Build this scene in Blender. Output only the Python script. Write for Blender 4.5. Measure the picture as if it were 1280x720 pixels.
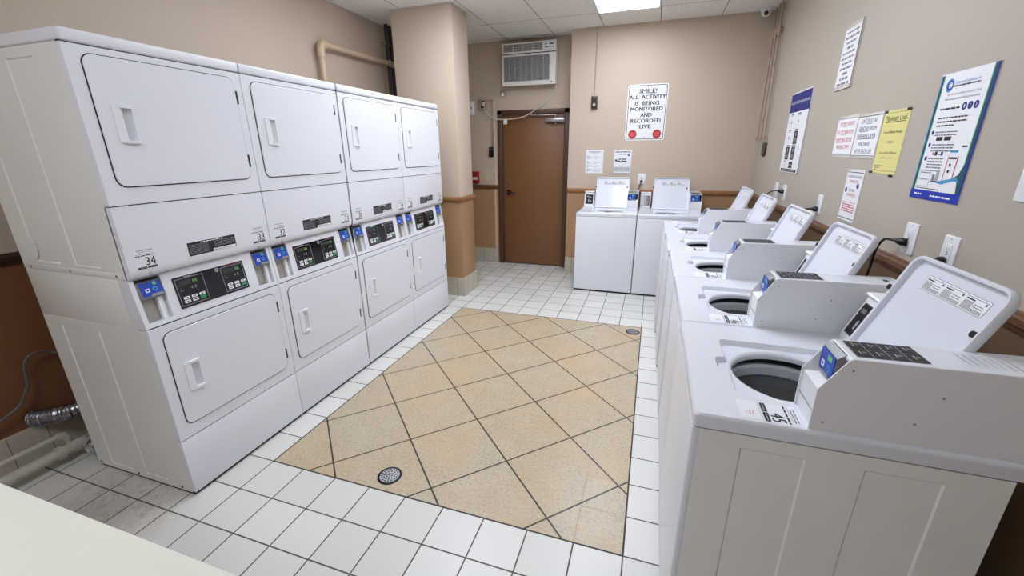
import bpy, bmesh, math, random
from mathutils import Matrix, Vector
random.seed(7)
for o in list(bpy.data.objects): bpy.data.objects.remove(o)
C = bpy.context.scene.collection
sc = bpy.context.scene
V = Vector

# ------------------------------------------------------------ camera
YAW, PITCH, ROLL, FPX = 0.318850, 0.315346, -0.008710, 522.19
CAM = V((1.96649, -1.05559, 1.57564))
r0 = V((math.cos(YAW), math.sin(YAW), 0)); f0 = V((-math.sin(YAW), math.cos(YAW), 0))
F = f0*math.cos(PITCH) + V((0, 0, -math.sin(PITCH))); U = f0*math.sin(PITCH) + V((0, 0, math.cos(PITCH)))
R2 = r0*math.cos(ROLL) + U*math.sin(ROLL); U2 = -r0*math.sin(ROLL) + U*math.cos(ROLL)
cd = bpy.data.cameras.new('camera'); cam = bpy.data.objects.new('camera', cd); C.objects.link(cam)
m = Matrix((R2, U2, -F)).transposed().to_4x4(); m.translation = CAM; cam.matrix_world = m
cd.sensor_width = 36; cd.lens = FPX/1280*36; cd.clip_start = 0.02; cd.clip_end = 50
sc.camera = cam

# ------------------------------------------------------------ light and exposure
vs = sc.view_settings
sc.display_settings.display_device = 'sRGB'
vs.view_transform = 'Standard'; vs.look = 'None'; vs.gamma = 1; vs.use_curve_mapping = False
vs.exposure = 0.08
LIGHT_POWER = 17.0          # emission of the ceiling light diffusers
LIGHT_COLOR = (0.93, 0.975, 1.09)
LIGHTS = [(1.28, 1.89, 2.72, 3.92, 0.70), (1.28, 1.89, 0.88, 2.09, 0.92), (.42, 1.03, -2.35, -1.15, 0.95), (.07, .67, 1.49, 2.69, .62)]   # x0 x1 y0 y1 share; all but the first are added fill
w = bpy.data.worlds.new('world'); sc.world = w; w.use_nodes = True
w.node_tree.nodes['Background'].inputs[0].default_value = (0.9, 0.93, 1, 1)
w.node_tree.nodes['Background'].inputs[1].default_value = 0.3
sc.cycles.max_bounces = 8; sc.cycles.diffuse_bounces = 5

# ------------------------------------------------------------ room dimensions
H = 2.92; XL = -1.05; XR = 3.02; YB = 4.43; YD = 4.66; YF = -3.6; XJ = 0.92
T = 0.2032; GX, GY = 0.1562, 0.3019            # white tile size, a corner of the brown inlay

# ------------------------------------------------------------ materials
def lin(c):
    return tuple(((x/255)/12.92 if x/255 <= 0.04045 else ((x/255+0.055)/1.055)**2.4) for x in c) + (1,)
def mat(name, col, rough=0.5, metal=0.0, coat=0.0, spec=0.5, bump=0, bscale=200, mottle=0, mscale=6, emit=0, trans=0):
    m = bpy.data.materials.new(name); m.use_nodes = True
    nt = m.node_tree; b = nt.nodes['Principled BSDF']; L = nt.links
    b.inputs['Base Color'].default_value = lin(col); b.inputs['Roughness'].default_value = rough
    b.inputs['Metallic'].default_value = metal; b.inputs['Coat Weight'].default_value = coat
    b.inputs['Specular IOR Level'].default_value = spec
    b.inputs['Transmission Weight'].default_value = trans
    tc = nt.nodes.new('ShaderNodeTexCoord')
    if bump:
        n = nt.nodes.new('ShaderNodeTexNoise'); n.inputs['Scale'].default_value = bscale; n.inputs['Detail'].default_value = 3
        bp = nt.nodes.new('ShaderNodeBump'); bp.inputs['Strength'].default_value = bump; bp.inputs['Distance'].default_value = 0.002
        L.new(tc.outputs['Object'], n.inputs['Vector']); L.new(n.outputs['Fac'], bp.inputs['Height']); L.new(bp.outputs[0], b.inputs['Normal'])
    if mottle:
        n = nt.nodes.new('ShaderNodeTexNoise'); n.inputs['Scale'].default_value = mscale; n.inputs['Detail'].default_value = 5
        mx = nt.nodes.new('ShaderNodeMix'); mx.data_type = 'RGBA'
        L.new(tc.outputs['Object'], n.inputs['Vector']); L.new(n.outputs['Fac'], mx.inputs[0])
        mx.inputs[6].default_value = lin(tuple(max(0, c-mottle) for c in col)); mx.inputs[7].default_value = lin(tuple(min(255, c+mottle) for c in col))
        L.new(mx.outputs[2], b.inputs['Base Color'])
    if emit:
        b.inputs['Emission Color'].default_value = lin(col); b.inputs['Emission Strength'].default_value = emit
    return m

ENAMEL = mat('white_enamel', (226, 228, 235), 0.32, mottle=3, mscale=3)
ENAMEL_SIDE = mat('side_enamel', (230, 230, 226), 0.30, mottle=4, mscale=5)
DECK = mat('white_porcelain', (219, 223, 231), 0.22, coat=0.2)
COIN_SIDE = mat('coin_box_enamel', (228, 229, 232), 0.35)
PLASTIC = mat('white_plastic', (232, 234, 238), 0.4)
PLASTIC_W = mat('ivory_plastic', (205, 195, 150), 0.45)
DARK = mat('dark_gap', (22, 22, 24), 0.7)
BLACK = mat('black_plastic', (14, 14, 16), 0.35)
PADB = mat('touch_pad_black', (16, 16, 19), 0.5)
STICK = mat('white_sticker', (228, 230, 236), 0.4)
GLOSS = mat('black_gloss', (8, 8, 10), 0.12)
BLUE = mat('reader_blue', (12, 66, 180), 0.4)
BLUE_P = mat('print_blue', (25, 45, 150), 0.6)
NAVY = mat('print_navy', (22, 38, 120), 0.6)
ROYAL = mat('print_royal', (16, 50, 170), 0.6)
TEAL = mat('print_teal', (10, 80, 92), 0.6)
LIME = mat('print_green', (110, 195, 130), 0.6)
SKYB = mat('print_sky', (70, 150, 195), 0.6)
GREENB = mat('button_green', (40, 150, 95), 0.4)
RED = mat('print_red', (190, 45, 45), 0.6)
PINK = mat('print_pink', (215, 120, 140), 0.6)
INK = mat('print_black', (25, 25, 28), 0.6)
GREYINK = mat('print_grey', (120, 120, 126), 0.6)
PALEINK = mat('print_pale_grey', (165, 168, 176), 0.6)
PAPER = mat('white_paper', (235, 236, 240), 0.6)
YELLOW = mat('yellow_paper', (222, 215, 138), 0.6)
ACRYL = mat('clear_acrylic', (214, 210, 202), 0.15)
CHROME = mat('brushed_steel', (190, 190, 192), 0.3, metal=1)
NICKEL = mat('dark_nickel', (105, 98, 90), 0.25, metal=1)
SILVER = mat('silver_plastic', (150, 152, 156), 0.35, metal=0.4)
STEELD = mat('tub_steel', (170, 170, 168), 0.35, metal=0.7)
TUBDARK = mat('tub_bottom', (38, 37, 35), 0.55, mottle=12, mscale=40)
TUBRING = mat('tub_ring_plastic', (190, 196, 200), 0.35)
TUBGREY = mat('tub_grey_plastic', (112, 114, 114), 0.4)
BEZEL = mat('reader_bezel', (118, 120, 124), 0.35, metal=0.3)
SLOTGREY = mat('slot_plate', (168, 165, 155), 0.45, metal=0.3, mottle=10, mscale=60)
WOOD = mat('rail_wood', (150, 104, 66), 0.35, mottle=10, mscale=20)
WOODD = mat('rail_dark_wood', (106, 74, 52), 0.3, mottle=10, mscale=20)
DOORB = mat('door_brown', (126, 84, 52), 0.42, mottle=5, mscale=4, bump=0.1)
FRAMEB = mat('door_frame_brown', (84, 58, 42), 0.4)
PIPEBEIGE = mat('painted_pipe', (205, 182, 156), 0.45, bump=0.2, bscale=80)
PIPEDARK = mat('dark_pipe', (62, 52, 48), 0.5)
PVC = mat('grey_pipe', (190, 185, 172), 0.45, mottle=12, mscale=12)
COND = mat('painted_conduit', (172, 154, 134), 0.4)
FOIL = mat('foil', (200, 200, 205), 0.22, metal=1, bump=1.0, bscale=60)
CORDG = mat('grey_cord', (95, 92, 90), 0.5)
CORDW = mat('white_cord', (215, 208, 195), 0.5)
LAMIN = mat('cream_laminate', (213, 212, 199), 0.45, mottle=2)
AC_W = mat('air_conditioner_white', (226, 224, 218), 0.45)
AC_G = mat('air_conditioner_grille', (150, 152, 154), 0.5)
REDP = mat('red_enamel', (150, 30, 36), 0.4)
OLIVE = mat('old_brass', (80, 72, 56), 0.4, metal=0.6)
def lit(share):
    m = mat('lit_diffuser', (255, 255, 255), 0.5); b_ = m.node_tree.nodes['Principled BSDF']
    b_.inputs['Emission Color'].default_value = LIGHT_COLOR+(1,); b_.inputs['Emission Strength'].default_value = LIGHT_POWER*share; return m

class NT:
    """tiny node helper"""
    def __init__(s, name, rough=0.5):
        s.m = bpy.data.materials.new(name); s.m.use_nodes = True; s.nt = s.m.node_tree
        s.b = s.nt.nodes['Principled BSDF']; s.b.inputs['Roughness'].default_value = rough
        g = s.nt.nodes.new('ShaderNodeNewGeometry'); sp = s.nt.nodes.new('ShaderNodeSeparateXYZ')
        s.nt.links.new(g.outputs['Position'], sp.inputs[0]); s.P = g.outputs['Position']; s.X, s.Y, s.Z = sp.outputs
    def put(s, a, sock):
        if isinstance(a, (int, float)): sock.default_value = a
        elif isinstance(a, tuple): sock.default_value = a
        else: s.nt.links.new(a, sock)
    def ma(s, op, a, b=0.0, c=0.0):
        n = s.nt.nodes.new('ShaderNodeMath'); n.operation = op
        s.put(a, n.inputs[0]); s.put(b, n.inputs[1]); s.put(c, n.inputs[2]); return n.outputs[0]
    def mix(s, f, a, b):
        n = s.nt.nodes.new('ShaderNodeMix'); n.data_type = 'RGBA'
        s.put(f, n.inputs[0]); s.put(a, n.inputs[6]); s.put(b, n.inputs[7]); return n.outputs[2]
    def noise(s, scale, detail=4, rough=0.5):
        n = s.nt.nodes.new('ShaderNodeTexNoise'); n.inputs['Scale'].default_value = scale
        n.inputs['Detail'].default_value = detail; n.inputs['Roughness'].default_value = rough
        s.nt.links.new(s.P, n.inputs['Vector']); return n.outputs['Fac']
    def ramp(s, v, a, b):      # smooth 0..1 between a and b
        n = s.nt.nodes.new('ShaderNodeMapRange'); s.put(v, n.inputs[0]); n.inputs[1].default_value = a; n.inputs[2].default_value = b
        return n.outputs[0]
    def line(s, v, pitch, width):   # 1 on grid lines at multiples of pitch
        fr = s.ma('FRACT', s.ma('DIVIDE', v, pitch))
        d = s.ma('MULTIPLY', s.ma('MINIMUM', fr, s.ma('SUBTRACT', 1.0, fr)), pitch)
        return s.ma('LESS_THAN', d, width/2)
    def cell(s, u, v, pitch):
        n = s.nt.nodes.new('ShaderNodeCombineXYZ')
        s.put(s.ma('FLOOR', s.ma('DIVIDE', u, pitch)), n.inputs[0]); s.put(s.ma('FLOOR', s.ma('DIVIDE', v, pitch)), n.inputs[1])
        wn = s.nt.nodes.new('ShaderNodeTexWhiteNoise'); s.nt.links.new(n.outputs[0], wn.inputs[0]); return wn.outputs[0]

def floor_material():
    n = NT('floor_tiles', 0.35)
    x = n.ma('SUBTRACT', n.X, GX); y = n.ma('SUBTRACT', n.Y, GY)
    gl = n.ma('MAXIMUM', n.line(x, T, 0.0062), n.line(y, T, 0.0062))
    cell = n.cell(x, y, T)
    white = n.mix(cell, lin((210, 210, 204)), lin((220, 220, 215)))
    white = n.mix(n.ma('MULTIPLY', n.ramp(n.noise(160, 2), 0.5, 0.72), 0.18), white, lin((186, 184, 174)))
    # rust and dirt stains by the foot of the nearest dryer
    dx = n.ma('SUBTRACT', n.X, -0.30); dy = n.ma('MULTIPLY', n.ma('SUBTRACT', n.Y, -0.16), 1.3)
    dist = n.ma('SQRT', n.ma('ADD', n.ma('MULTIPLY', dx, dx), n.ma('MULTIPLY', dy, dy)))
    near = n.ramp(dist, 0.40, 0.16)
    st = n.ma('MULTIPLY', near, n.ramp(n.noise(20, 10, 0.95), 0.52, 0.57))
    white = n.mix(n.ma('MULTIPLY', st, 0.65), white, lin((128, 98, 64)))
    white = n.mix(n.ma('MULTIPLY', near, 0.22), white, lin((150, 140, 120)))
    # dirt by the door and along the corridor
    yd = n.ma('MULTIPLY', n.ramp(n.Y, 3.2, 4.3), n.ramp(n.noise(5, 4), 0.45, 0.7))
    white = n.mix(n.ma('MULTIPLY', yd, 0.35), white, lin((150, 140, 122)))
    grout = n.mix(n.noise(9, 3), lin((52, 48, 42)), lin((98, 94, 86)))
    white = n.mix(gl, white, grout)
    # diagonal brown tiles
    p = n.ma('MULTIPLY', n.ma('SUBTRACT', n.X, n.Y), 0.70711); q = n.ma('MULTIPLY', n.ma('ADD', n.X, n.Y), 0.70711)
    D = 0.4145
    p = n.ma('SUBTRACT', p, ((GX+1.14*T)-GY)*0.70711 - 10*D); q = n.ma('SUBTRACT', q, ((GX+1.99*T)+GY)*0.70711 - 10*D)
    gb = n.ma('MAXIMUM', n.line(p, D, 0.0085), n.line(q, D, 0.0085))
    cb = n.cell(p, q, D)
    brown = n.mix(n.noise(7, 5), lin((172, 157, 132)), lin((200, 188, 166)))
    brown = n.mix(n.ma('MULTIPLY', cb, 0.4), brown, lin((188, 170, 138)))
    brown = n.mix(n.ma('MULTIPLY', n.ramp(n.noise(60, 8, 0.95), 0.53, 0.57), 0.75), brown, lin((132, 110, 80)))
    brown = n.mix(n.ma('MULTIPLY', n.ramp(n.noise(38, 9, 0.95), 0.58, 0.61), 0.9), brown, lin((96, 76, 54)))
    brown = n.mix(n.ma('MULTIPLY', n.ramp(n.noise(80, 5, 0.9), 0.55, 0.62), 0.5), brown, lin((222, 212, 192)))
    brown = n.mix(n.ma('MULTIPLY', n.ramp(n.noise(2.2, 4), 0.45, 0.7), 0.45), brown, lin((196, 166, 120)))
    brown = n.mix(gb, brown, lin((36, 28, 21)))
    x1 = 9*T; y1 = 12*T
    ins = n.ma('MULTIPLY', n.ma('MULTIPLY', n.ma('GREATER_THAN', x, 0.0), n.ma('LESS_THAN', x, x1)),
               n.ma('MULTIPLY', n.ma('GREATER_THAN', y, 0.0), n.ma('LESS_THAN', y, y1)))
    col = n.mix(ins, white, brown)
    # border joint
    ox = n.ma('MULTIPLY', n.ma('GREATER_THAN', x, -0.004), n.ma('LESS_THAN', x, x1+0.004))
    oy = n.ma('MULTIPLY', n.ma('GREATER_THAN', y, -0.004), n.ma('LESS_THAN', y, y1+0.004))
    ix = n.ma('MULTIPLY', n.ma('GREATER_THAN', x, 0.004), n.ma('LESS_THAN', x, x1-0.004))
    iy = n.ma('MULTIPLY', n.ma('GREATER_THAN', y, 0.004), n.ma('LESS_THAN', y, y1-0.004))
    bd = n.ma('SUBTRACT', n.ma('MULTIPLY', ox, oy), n.ma('MULTIPLY', ix, iy))
    col = n.mix(bd, col, lin((44, 37, 30)))
    n.put(col, n.b.inputs['Base Color'])
    n.put(n.ma('ADD', 0.32, n.ma('MULTIPLY', gl, 0.4)), n.b.inputs['Roughness'])
    bp = n.nt.nodes.new('ShaderNodeBump'); bp.inputs['Strength'].default_value = 0.35; bp.inputs['Distance'].default_value = 0.002
    hgt = n.ma('SUBTRACT', n.ma('MULTIPLY', n.noise(120, 2), 0.15), n.ma('MULTIPLY', n.ma('MAXIMUM', gl, n.ma('MULTIPLY', gb, ins)), 1.0))
    n.put(hgt, bp.inputs['Height']); n.nt.links.new(bp.outputs[0], n.b.inputs['Normal'])
    return n.m
def wall_material(low=(172, 136, 100), upc=(198, 182, 163)):
    n = NT('two_tone_wall_paint', 0.55); pl = lambda c, d: lin(tuple(q+d for q in c))
    up = n.mix(n.noise(1.6, 4), pl(upc, -4), pl(upc, 5))
    lo = n.mix(n.noise(1.6, 4), pl(low, -5), pl(low, 5))
    col = n.mix(n.ma('GREATER_THAN', n.Z, 1.09), lo, up)
    n.put(col, n.b.inputs['Base Color'])
    bp = n.nt.nodes.new('ShaderNodeBump'); bp.inputs['Strength'].default_value = 0.25; bp.inputs['Distance'].default_value = 0.002
    n.put(n.noise(90, 3), bp.inputs['Height']); n.nt.links.new(bp.outputs[0], n.b.inputs['Normal'])
    return n.m
def ceiling_material():
    n = NT('acoustic_ceiling_tile', 0.9)
    fis = n.ma('MULTIPLY', n.ramp(n.noise(55, 7, 0.9), 0.54, 0.62), 0.7)
    base = n.mix(n.noise(1.2, 3), lin((240, 237, 230)), lin((246, 244, 239)))
    col = n.mix(fis, base, lin((176, 172, 162)))
    l = n.ma('MAXIMUM', n.line(n.ma('SUBTRACT', n.X, 0.065-6.09), 0.609, 0.007), n.line(n.ma('SUBTRACT', n.Y, 3.92-12.18), 1.218, 0.007))
    l2 = n.line(n.ma('SUBTRACT', n.Y, 4.53-12.18), 12.18, 0.007)
    col = n.mix(n.ma('MAXIMUM', l, l2), col, lin((110, 98, 84)))
    n.put(col, n.b.inputs['Base Color']); return n.m
def tilebase_material():
    n = NT('base_tile', 0.35)
    l = n.ma('MAXIMUM', n.line(n.ma('ADD', n.X, 10.09), 0.152, 0.004), 0.0)
    l2 = n.line(n.ma('ADD', n.Y, 10.05), 0.152, 0.004)
    base = n.mix(n.noise(12, 4), lin((176, 168, 150)), lin((206, 200, 184)))
    g = n.nt.nodes.new('ShaderNodeNewGeometry'); sp = n.nt.nodes.new('ShaderNodeSeparateXYZ'); n.nt.links.new(g.outputs['Normal'], sp.inputs[0])
    nx = n.ma('GREATER_THAN', n.ma('ABSOLUTE', sp.outputs[0]), 0.5)
    ny = n.ma('GREATER_THAN', n.ma('ABSOLUTE', sp.outputs[1]), 0.5)
    ll = n.ma('MAXIMUM', n.ma('MULTIPLY', l, ny), n.ma('MULTIPLY', l2, nx))
    n.put(n.mix(ll, base, lin((120, 112, 98))), n.b.inputs['Base Color']); return n.m
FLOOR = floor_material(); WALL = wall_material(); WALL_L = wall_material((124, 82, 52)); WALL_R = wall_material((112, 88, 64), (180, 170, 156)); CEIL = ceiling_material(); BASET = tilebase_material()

# ------------------------------------------------------------ mesh builder
_txt = {}
def glyphs(s):
    if s not in _txt:
        cu = bpy.data.curves.new('t', 'FONT'); cu.body = s; cu.size = 1; cu.resolution_u = 2
        ob = bpy.data.objects.new('t', cu); C.objects.link(ob)
        bpy.context.view_layer.update()
        dg = bpy.context.evaluated_depsgraph_get()
        me = bpy.data.meshes.new_from_object(ob.evaluated_get(dg))
        bpy.data.objects.remove(ob); bpy.data.curves.remove(cu)
        xs = [v.co.x for v in me.vertices]; ys = [v.co.y for v in me.vertices]
        _txt[s] = (me, min(xs), max(xs), min(ys), max(ys))
    return _txt[s]
def FR(o, right, up):
    right = V(right).normalized(); up = V(up).normalized(); n = right.cross(up)
    m = Matrix((right, up, n)).transposed().to_4x4(); m.translation = V(o); return m
I4 = Matrix.Identity(4)
MAPS = {'X': lambda a, b, d: (d, a, b), 'Y': lambda a, b, d: (a, d, b), 'Z': lambda a, b, d: (a, b, d)}
def rr(a0, a1, b0, b1, r, n=5):
    rs = r if isinstance(r, (tuple, list)) else (r,)*4      # corners: a0b0, a1b0, a1b1, a0b1
    out = []
    for (cx, cy, sx, sy, st), q in zip([(a0, b0, 1, 1, 180), (a1, b0, -1, 1, 270), (a1, b1, -1, -1, 0), (a0, b1, 1, -1, 90)], rs):
        for i in range(n+1):
            t = math.radians(st + 90*i/n)
            out.append((cx+sx*q+q*math.cos(t), cy+sy*q+q*math.sin(t)))
    return out
class MB:
    def __init__(s, M=None): s.bm = bmesh.new(); s.mats = []; s.M = M or I4
    def mi(s, m):
        if m not in s.mats: s.mats.append(m)
        return s.mats.index(m)
    def add(s, t, m, M=None):
        i = s.mi(m)
        for f in t.faces: f.material_index = i
        t.transform(s.M @ (M or I4))
        me = bpy.data.meshes.new('tmp'); t.to_mesh(me); t.free(); s.bm.from_mesh(me); bpy.data.meshes.remove(me); return s
    def box(s, x0, x1, y0, y1, z0, z1, m, bev=0, seg=2, M=None, skip=''):
        t = bmesh.new(); bmesh.ops.create_cube(t, size=1)
        for v in t.verts: v.co = V(((x0+x1)/2+v.co.x*(x1-x0), (y0+y1)/2+v.co.y*(y1-y0), (z0+z1)/2+v.co.z*(z1-z0)))
        if skip == 'top': bmesh.ops.delete(t, geom=[f for f in t.faces if f.normal.z > 0.9], context='FACES')
        if bev: bmesh.ops.bevel(t, geom=[e for e in t.edges if len(e.link_faces) == 2], offset=min(bev, 0.49*min(abs(x1-x0), abs(y1-y0), abs(z1-z0))), segments=seg, profile=0.5, affect='EDGES')
        return s.add(t, m, M)
    def prism(s, pts, d0, d1, axis, m, bev=0, seg=2, M=None, both=False):
        t = bmesh.new(); f = MAPS[axis]
        a = [t.verts.new(f(p[0], p[1], d0)) for p in pts]; b = [t.verts.new(f(p[0], p[1], d1)) for p in pts]
        t.faces.new(a[::-1]); top = t.faces.new(b)
        for i in range(len(pts)): j = (i+1) % len(pts); t.faces.new((a[i], a[j], b[j], b[i]))
        bmesh.ops.recalc_face_normals(t, faces=t.faces)
        if bev:
            es = list(top.edges)
            if both: t.faces.ensure_lookup_table(); es += list(t.faces[0].edges)
            bmesh.ops.bevel(t, geom=es, offset=bev, segments=seg, profile=0.5, affect='EDGES')
        return s.add(t, m, M)
    def loops(s, ls, m, cap0=True, cap1=True, M=None):   # skin a list of equal-length closed 3-D loops
        t = bmesh.new(); vv = [[t.verts.new(p) for p in l] for l in ls]; n = len(ls[0])
        for a, b in zip(vv, vv[1:]):
            for i in range(n): j = (i+1) % n; t.faces.new((a[i], a[j], b[j], b[i]))
        if cap0: t.faces.new(vv[0][::-1])
        if cap1: t.faces.new(vv[-1])
        bmesh.ops.recalc_face_normals(t, faces=t.faces)
        return s.add(t, m, M)
    def holed(s, outer, inner, z, m, M=None):           # flat face between two closed loops (x,y) at height z
        t = bmesh.new(); es = []
        for l in (outer, inner):
            vs_ = [t.verts.new((p[0], p[1], z)) for p in l]
            for i in range(len(vs_)): es.append(t.edges.new((vs_[i], vs_[(i+1) % len(vs_)])))
        bmesh.ops.triangle_fill(t, use_beauty=True, edges=es)
        for f in t.faces:
            if f.normal.z < 0: f.normal_flip()
        return s.add(t, m, M)
    def plate(s, a0, a1, b0, b1, holes, th, m, M=None, floor=None, sl=0):   # plate in local xy, front at z=0, with rectangular holes of depth th
        t = bmesh.new(); A = sorted({a0, a1} | {h[0] for h in holes} | {h[1] for h in holes}); B = sorted({b0, b1} | {h[2] for h in holes} | {h[3] for h in holes})
        inh = lambda x, y: any(h[0] < x < h[1] and h[2] < y < h[3] for h in holes)
        q = lambda pts: t.faces.new([t.verts.new(p) for p in pts])
        for i in range(len(A)-1):
            for j in range(len(B)-1):
                if not inh((A[i]+A[i+1])/2, (B[j]+B[j+1])/2):
                    q([(A[i], B[j], 0), (A[i+1], B[j], 0), (A[i+1], B[j+1], 0), (A[i], B[j+1], 0)])
        for (x0, x1, y0, y1) in holes:
            X0, X1, Y0, Y1 = x0+sl, x1-sl, y0+sl, y1-sl
            q([(x0, y0, 0), (x0, y1, 0), (X0, Y1, -th), (X0, Y0, -th)]); q([(x1, y0, 0), (X1, Y0, -th), (X1, Y1, -th), (x1, y1, 0)])
            q([(x0, y0, 0), (X0, Y0, -th), (X1, Y0, -th), (x1, y0, 0)]); q([(x0, y1, 0), (x1, y1, 0), (X1, Y1, -th), (X0, Y1, -th)])
        q([(a0, b0, 0), (a0, b0, -th), (a1, b0, -th), (a1, b0, 0)][::-1]); q([(a0, b1, 0), (a1, b1, 0), (a1, b1, -th), (a0, b1, -th)][::-1])
        q([(a0, b0, 0), (a0, b1, 0), (a0, b1, -th), (a0, b0, -th)][::-1]); q([(a1, b0, 0), (a1, b0, -th), (a1, b1, -th), (a1, b1, 0)][::-1])
        s.add(t, m, M)
        for h in holes: s.quad([(h[0], h[2], -th), (h[1], h[2], -th), (h[1], h[3], -th), (h[0], h[3], -th)], floor or m, M)
        return s
    def quad(s, pts, m, M=None):
        t = bmesh.new(); t.faces.new([t.verts.new(p) for p in pts]); return s.add(t, m, M)
    def rect(s, a0, a1, b0, b1, z, m, M=None): return s.quad([(a0, b0, z), (a1, b0, z), (a1, b1, z), (a0, b1, z)], m, M)
    def disc(s, cx, cy, r, z, m, M=None, n=20, ry=None):
        return s.quad([(cx+r*math.cos(2*math.pi*i/n), cy+(ry or r)*math.sin(2*math.pi*i/n), z) for i in range(n)], m, M)
    def cyl(s, p0, p1, r, m, n=16, M=None, r1=None): return s.tube([p0, p1], r, m, n, M, r1=r1)
    def tube(s, pts, r, m, n=10, M=None, rad=None, r1=None):
        pts = [V(p) for p in pts]; t = bmesh.new(); rings = []
        d = (pts[1]-pts[0]).normalized(); u = d.orthogonal().normalized()
        for i, p in enumerate(pts):
            if i == 0: dd = pts[1]-pts[0]
            elif i == len(pts)-1: dd = pts[-1]-pts[-2]
            else: dd = (pts[i+1]-p).normalized()+(p-pts[i-1]).normalized()
            dd = dd.normalized(); u = (u-dd*u.dot(dd)).normalized(); w_ = dd.cross(u)
            q = rad[i] if rad else (r1 if (r1 is not None and i == len(pts)-1) else r)
            rings.append([t.verts.new(p+(u*math.cos(2*math.pi*k/n)+w_*math.sin(2*math.pi*k/n))*q) for k in range(n)])
        for a, b in zip(rings, rings[1:]):
            for k in range(n): t.faces.new((a[k], a[(k+1) % n], b[(k+1) % n], b[k]))
        t.faces.new(rings[0][::-1]); t.faces.new(rings[-1])
        bmesh.ops.recalc_face_normals(t, faces=t.faces)
        return s.add(t, m, M)
    def lathe(s, prof, c, m, n=40, M=None):
        t = bmesh.new(); rings = [[t.verts.new((c[0]+r*math.cos(2*math.pi*k/n), c[1]+r*math.sin(2*math.pi*k/n), z)) for k in range(n)] for r, z in prof]
        for a, b in zip(rings, rings[1:]):
            for k in range(n): t.faces.new((a[k], a[(k+1) % n], b[(k+1) % n], b[k]))
        return s.add(t, m, M)
    def text(s, st, cx, cy, w_, h_, m, z=0.0005, M=None, shear=0):   # fitted into a w x h box centred on (cx, cy)
        me, x0, x1, y0, y1 = glyphs(st); t = bmesh.new(); t.from_mesh(me)
        for v in t.verts:
            b = (v.co.y-(y0+y1)/2)/(y1-y0)*h_
            v.co = V((cx+(v.co.x-(x0+x1)/2)/(x1-x0)*w_+shear*b, cy+b, z))
        return s.add(t, m, M)
    def words(s, a0, a1, b, h, m, z=0.0005, M=None):     # print too small to read: word-length strokes
        x = a0
        while x < a1:
            l = min(random.uniform(1.4, 4.5)*h*1.2, a1-x)
            s.rect(x, x+l, b-h/2, b+h/2, z, m, M); x += l+h*0.7
        return s
    def build(s, name, parent=None, angle=35, smooth=True):
        me = bpy.data.meshes.new(name); s.bm.to_mesh(me); s.bm.free()
        for m in s.mats: me.materials.append(m)
        if smooth:
            for p in me.polygons: p.use_smooth = True
            me.set_sharp_from_angle(angle=math.radians(angle))
        o = bpy.data.objects.new(name, me); C.objects.link(o)
        if parent: o.parent = parent
        return o
def struct(o): o['kind'] = 'structure'; return o
def tag(o, label, cat, group=None):
    o['label'] = label; o['category'] = cat
    if group: o['group'] = group
    return o
def empty(name, loc=(0, 0, 0), rz=0):
    o = bpy.data.objects.new(name, None); o.empty_display_size = 0.1; C.objects.link(o); o.location = loc; o.rotation_euler = (0, 0, rz); return o
def copy_tree(o, parent=None):
    c = o.copy(); C.objects.link(c); c.parent = parent
    for ch in list(o.children): copy_tree(ch, c)
    return c
def smooth_path(pts, k=6):     # Catmull-Rom
    P = [V(p) for p in pts]; P = [P[0]*2-P[1]]+P+[P[-1]*2-P[-2]]; out = []
    for i in range(1, len(P)-2):
        for j in range(k):
            t = j/k; a, b, c, d = P[i-1:i+3]
            out.append(0.5*((2*b)+(c-a)*t+(2*a-5*b+4*c-d)*t*t+(3*b-a-3*c+d)*t**3))
    return out+[P[-2]]

# ============================================================ ROOM
struct(MB().box(XL-.1, XR+.1, YF-.1, YD+.15, -.1, 0, FLOOR).build('floor', smooth=False))
struct(MB().box(XL-.1, XR+.1, YF-.1, YD+.15, H, H+.1, CEIL).build('ceiling', smooth=False))
struct(MB().box(XL-.1, XL, YF-.1, YD+.15, 0, H, WALL_L).build('wall_left', smooth=False))
struct(MB().box(XR, XR+.1, YF-.1, YD+.15, 0, H, WALL_R).build('wall_right', smooth=False))
struct(MB().box(XL, XR, YF-.1, YF, 0, H, WALL).build('wall_front', smooth=False))
struct(MB().box(XJ, XR, YB, YD+.15, 0, H, WALL).build('wall_back', smooth=False))
b = MB().box(XL, -.106, YD, YD+.15, 0, H, WALL).box(-.106, .875, YD, YD+.15, 2.10, H, WALL).box(.875, XJ, YD, YD+.15, 0, H, WALL)
struct(b.build('wall_alcove', smooth=False))
CX0, CX1, CY0, CY1 = -.648, .0196, 3.097, 3.45
struct(MB().box(CX0, CX1, CY0, CY1, 0, H, WALL, bev=.006).build('wall_column'))
RAILP = [(0, 0), (.012, .004), (.014, .016), (.022, .022), (.022, .044), (.014, .05), (.012, .058), (0, .06)]
def rail(name, o, right, L, m):
    # profile (out, up) swept along right
    M = FR(o, right, (0, 0, 1)); b = MB()
    ls = [[(x, p[1], p[0]) for p in RAILP] for x in (0, L)]
    b.loops(ls, m, M=M); return struct(b.build(name, smooth=False))
rail('trim_1', (XJ, YB, 1.063), (1, 0, 0), XR-XJ, WOOD)
rail('trim_2', (XR, YB, 1.063), (0, -1, 0), YB-YF, WOODD)
rail('trim_3', (XL, YF, 1.058), (0, 1, 0), YD-YF, mat('rail_darkest_wood', (66, 42, 32), .35))
rail('trim_4', (XL, YD, 1.07), (1, 0, 0), .94, WOODD)
b = MB(); o_ = .022
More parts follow.
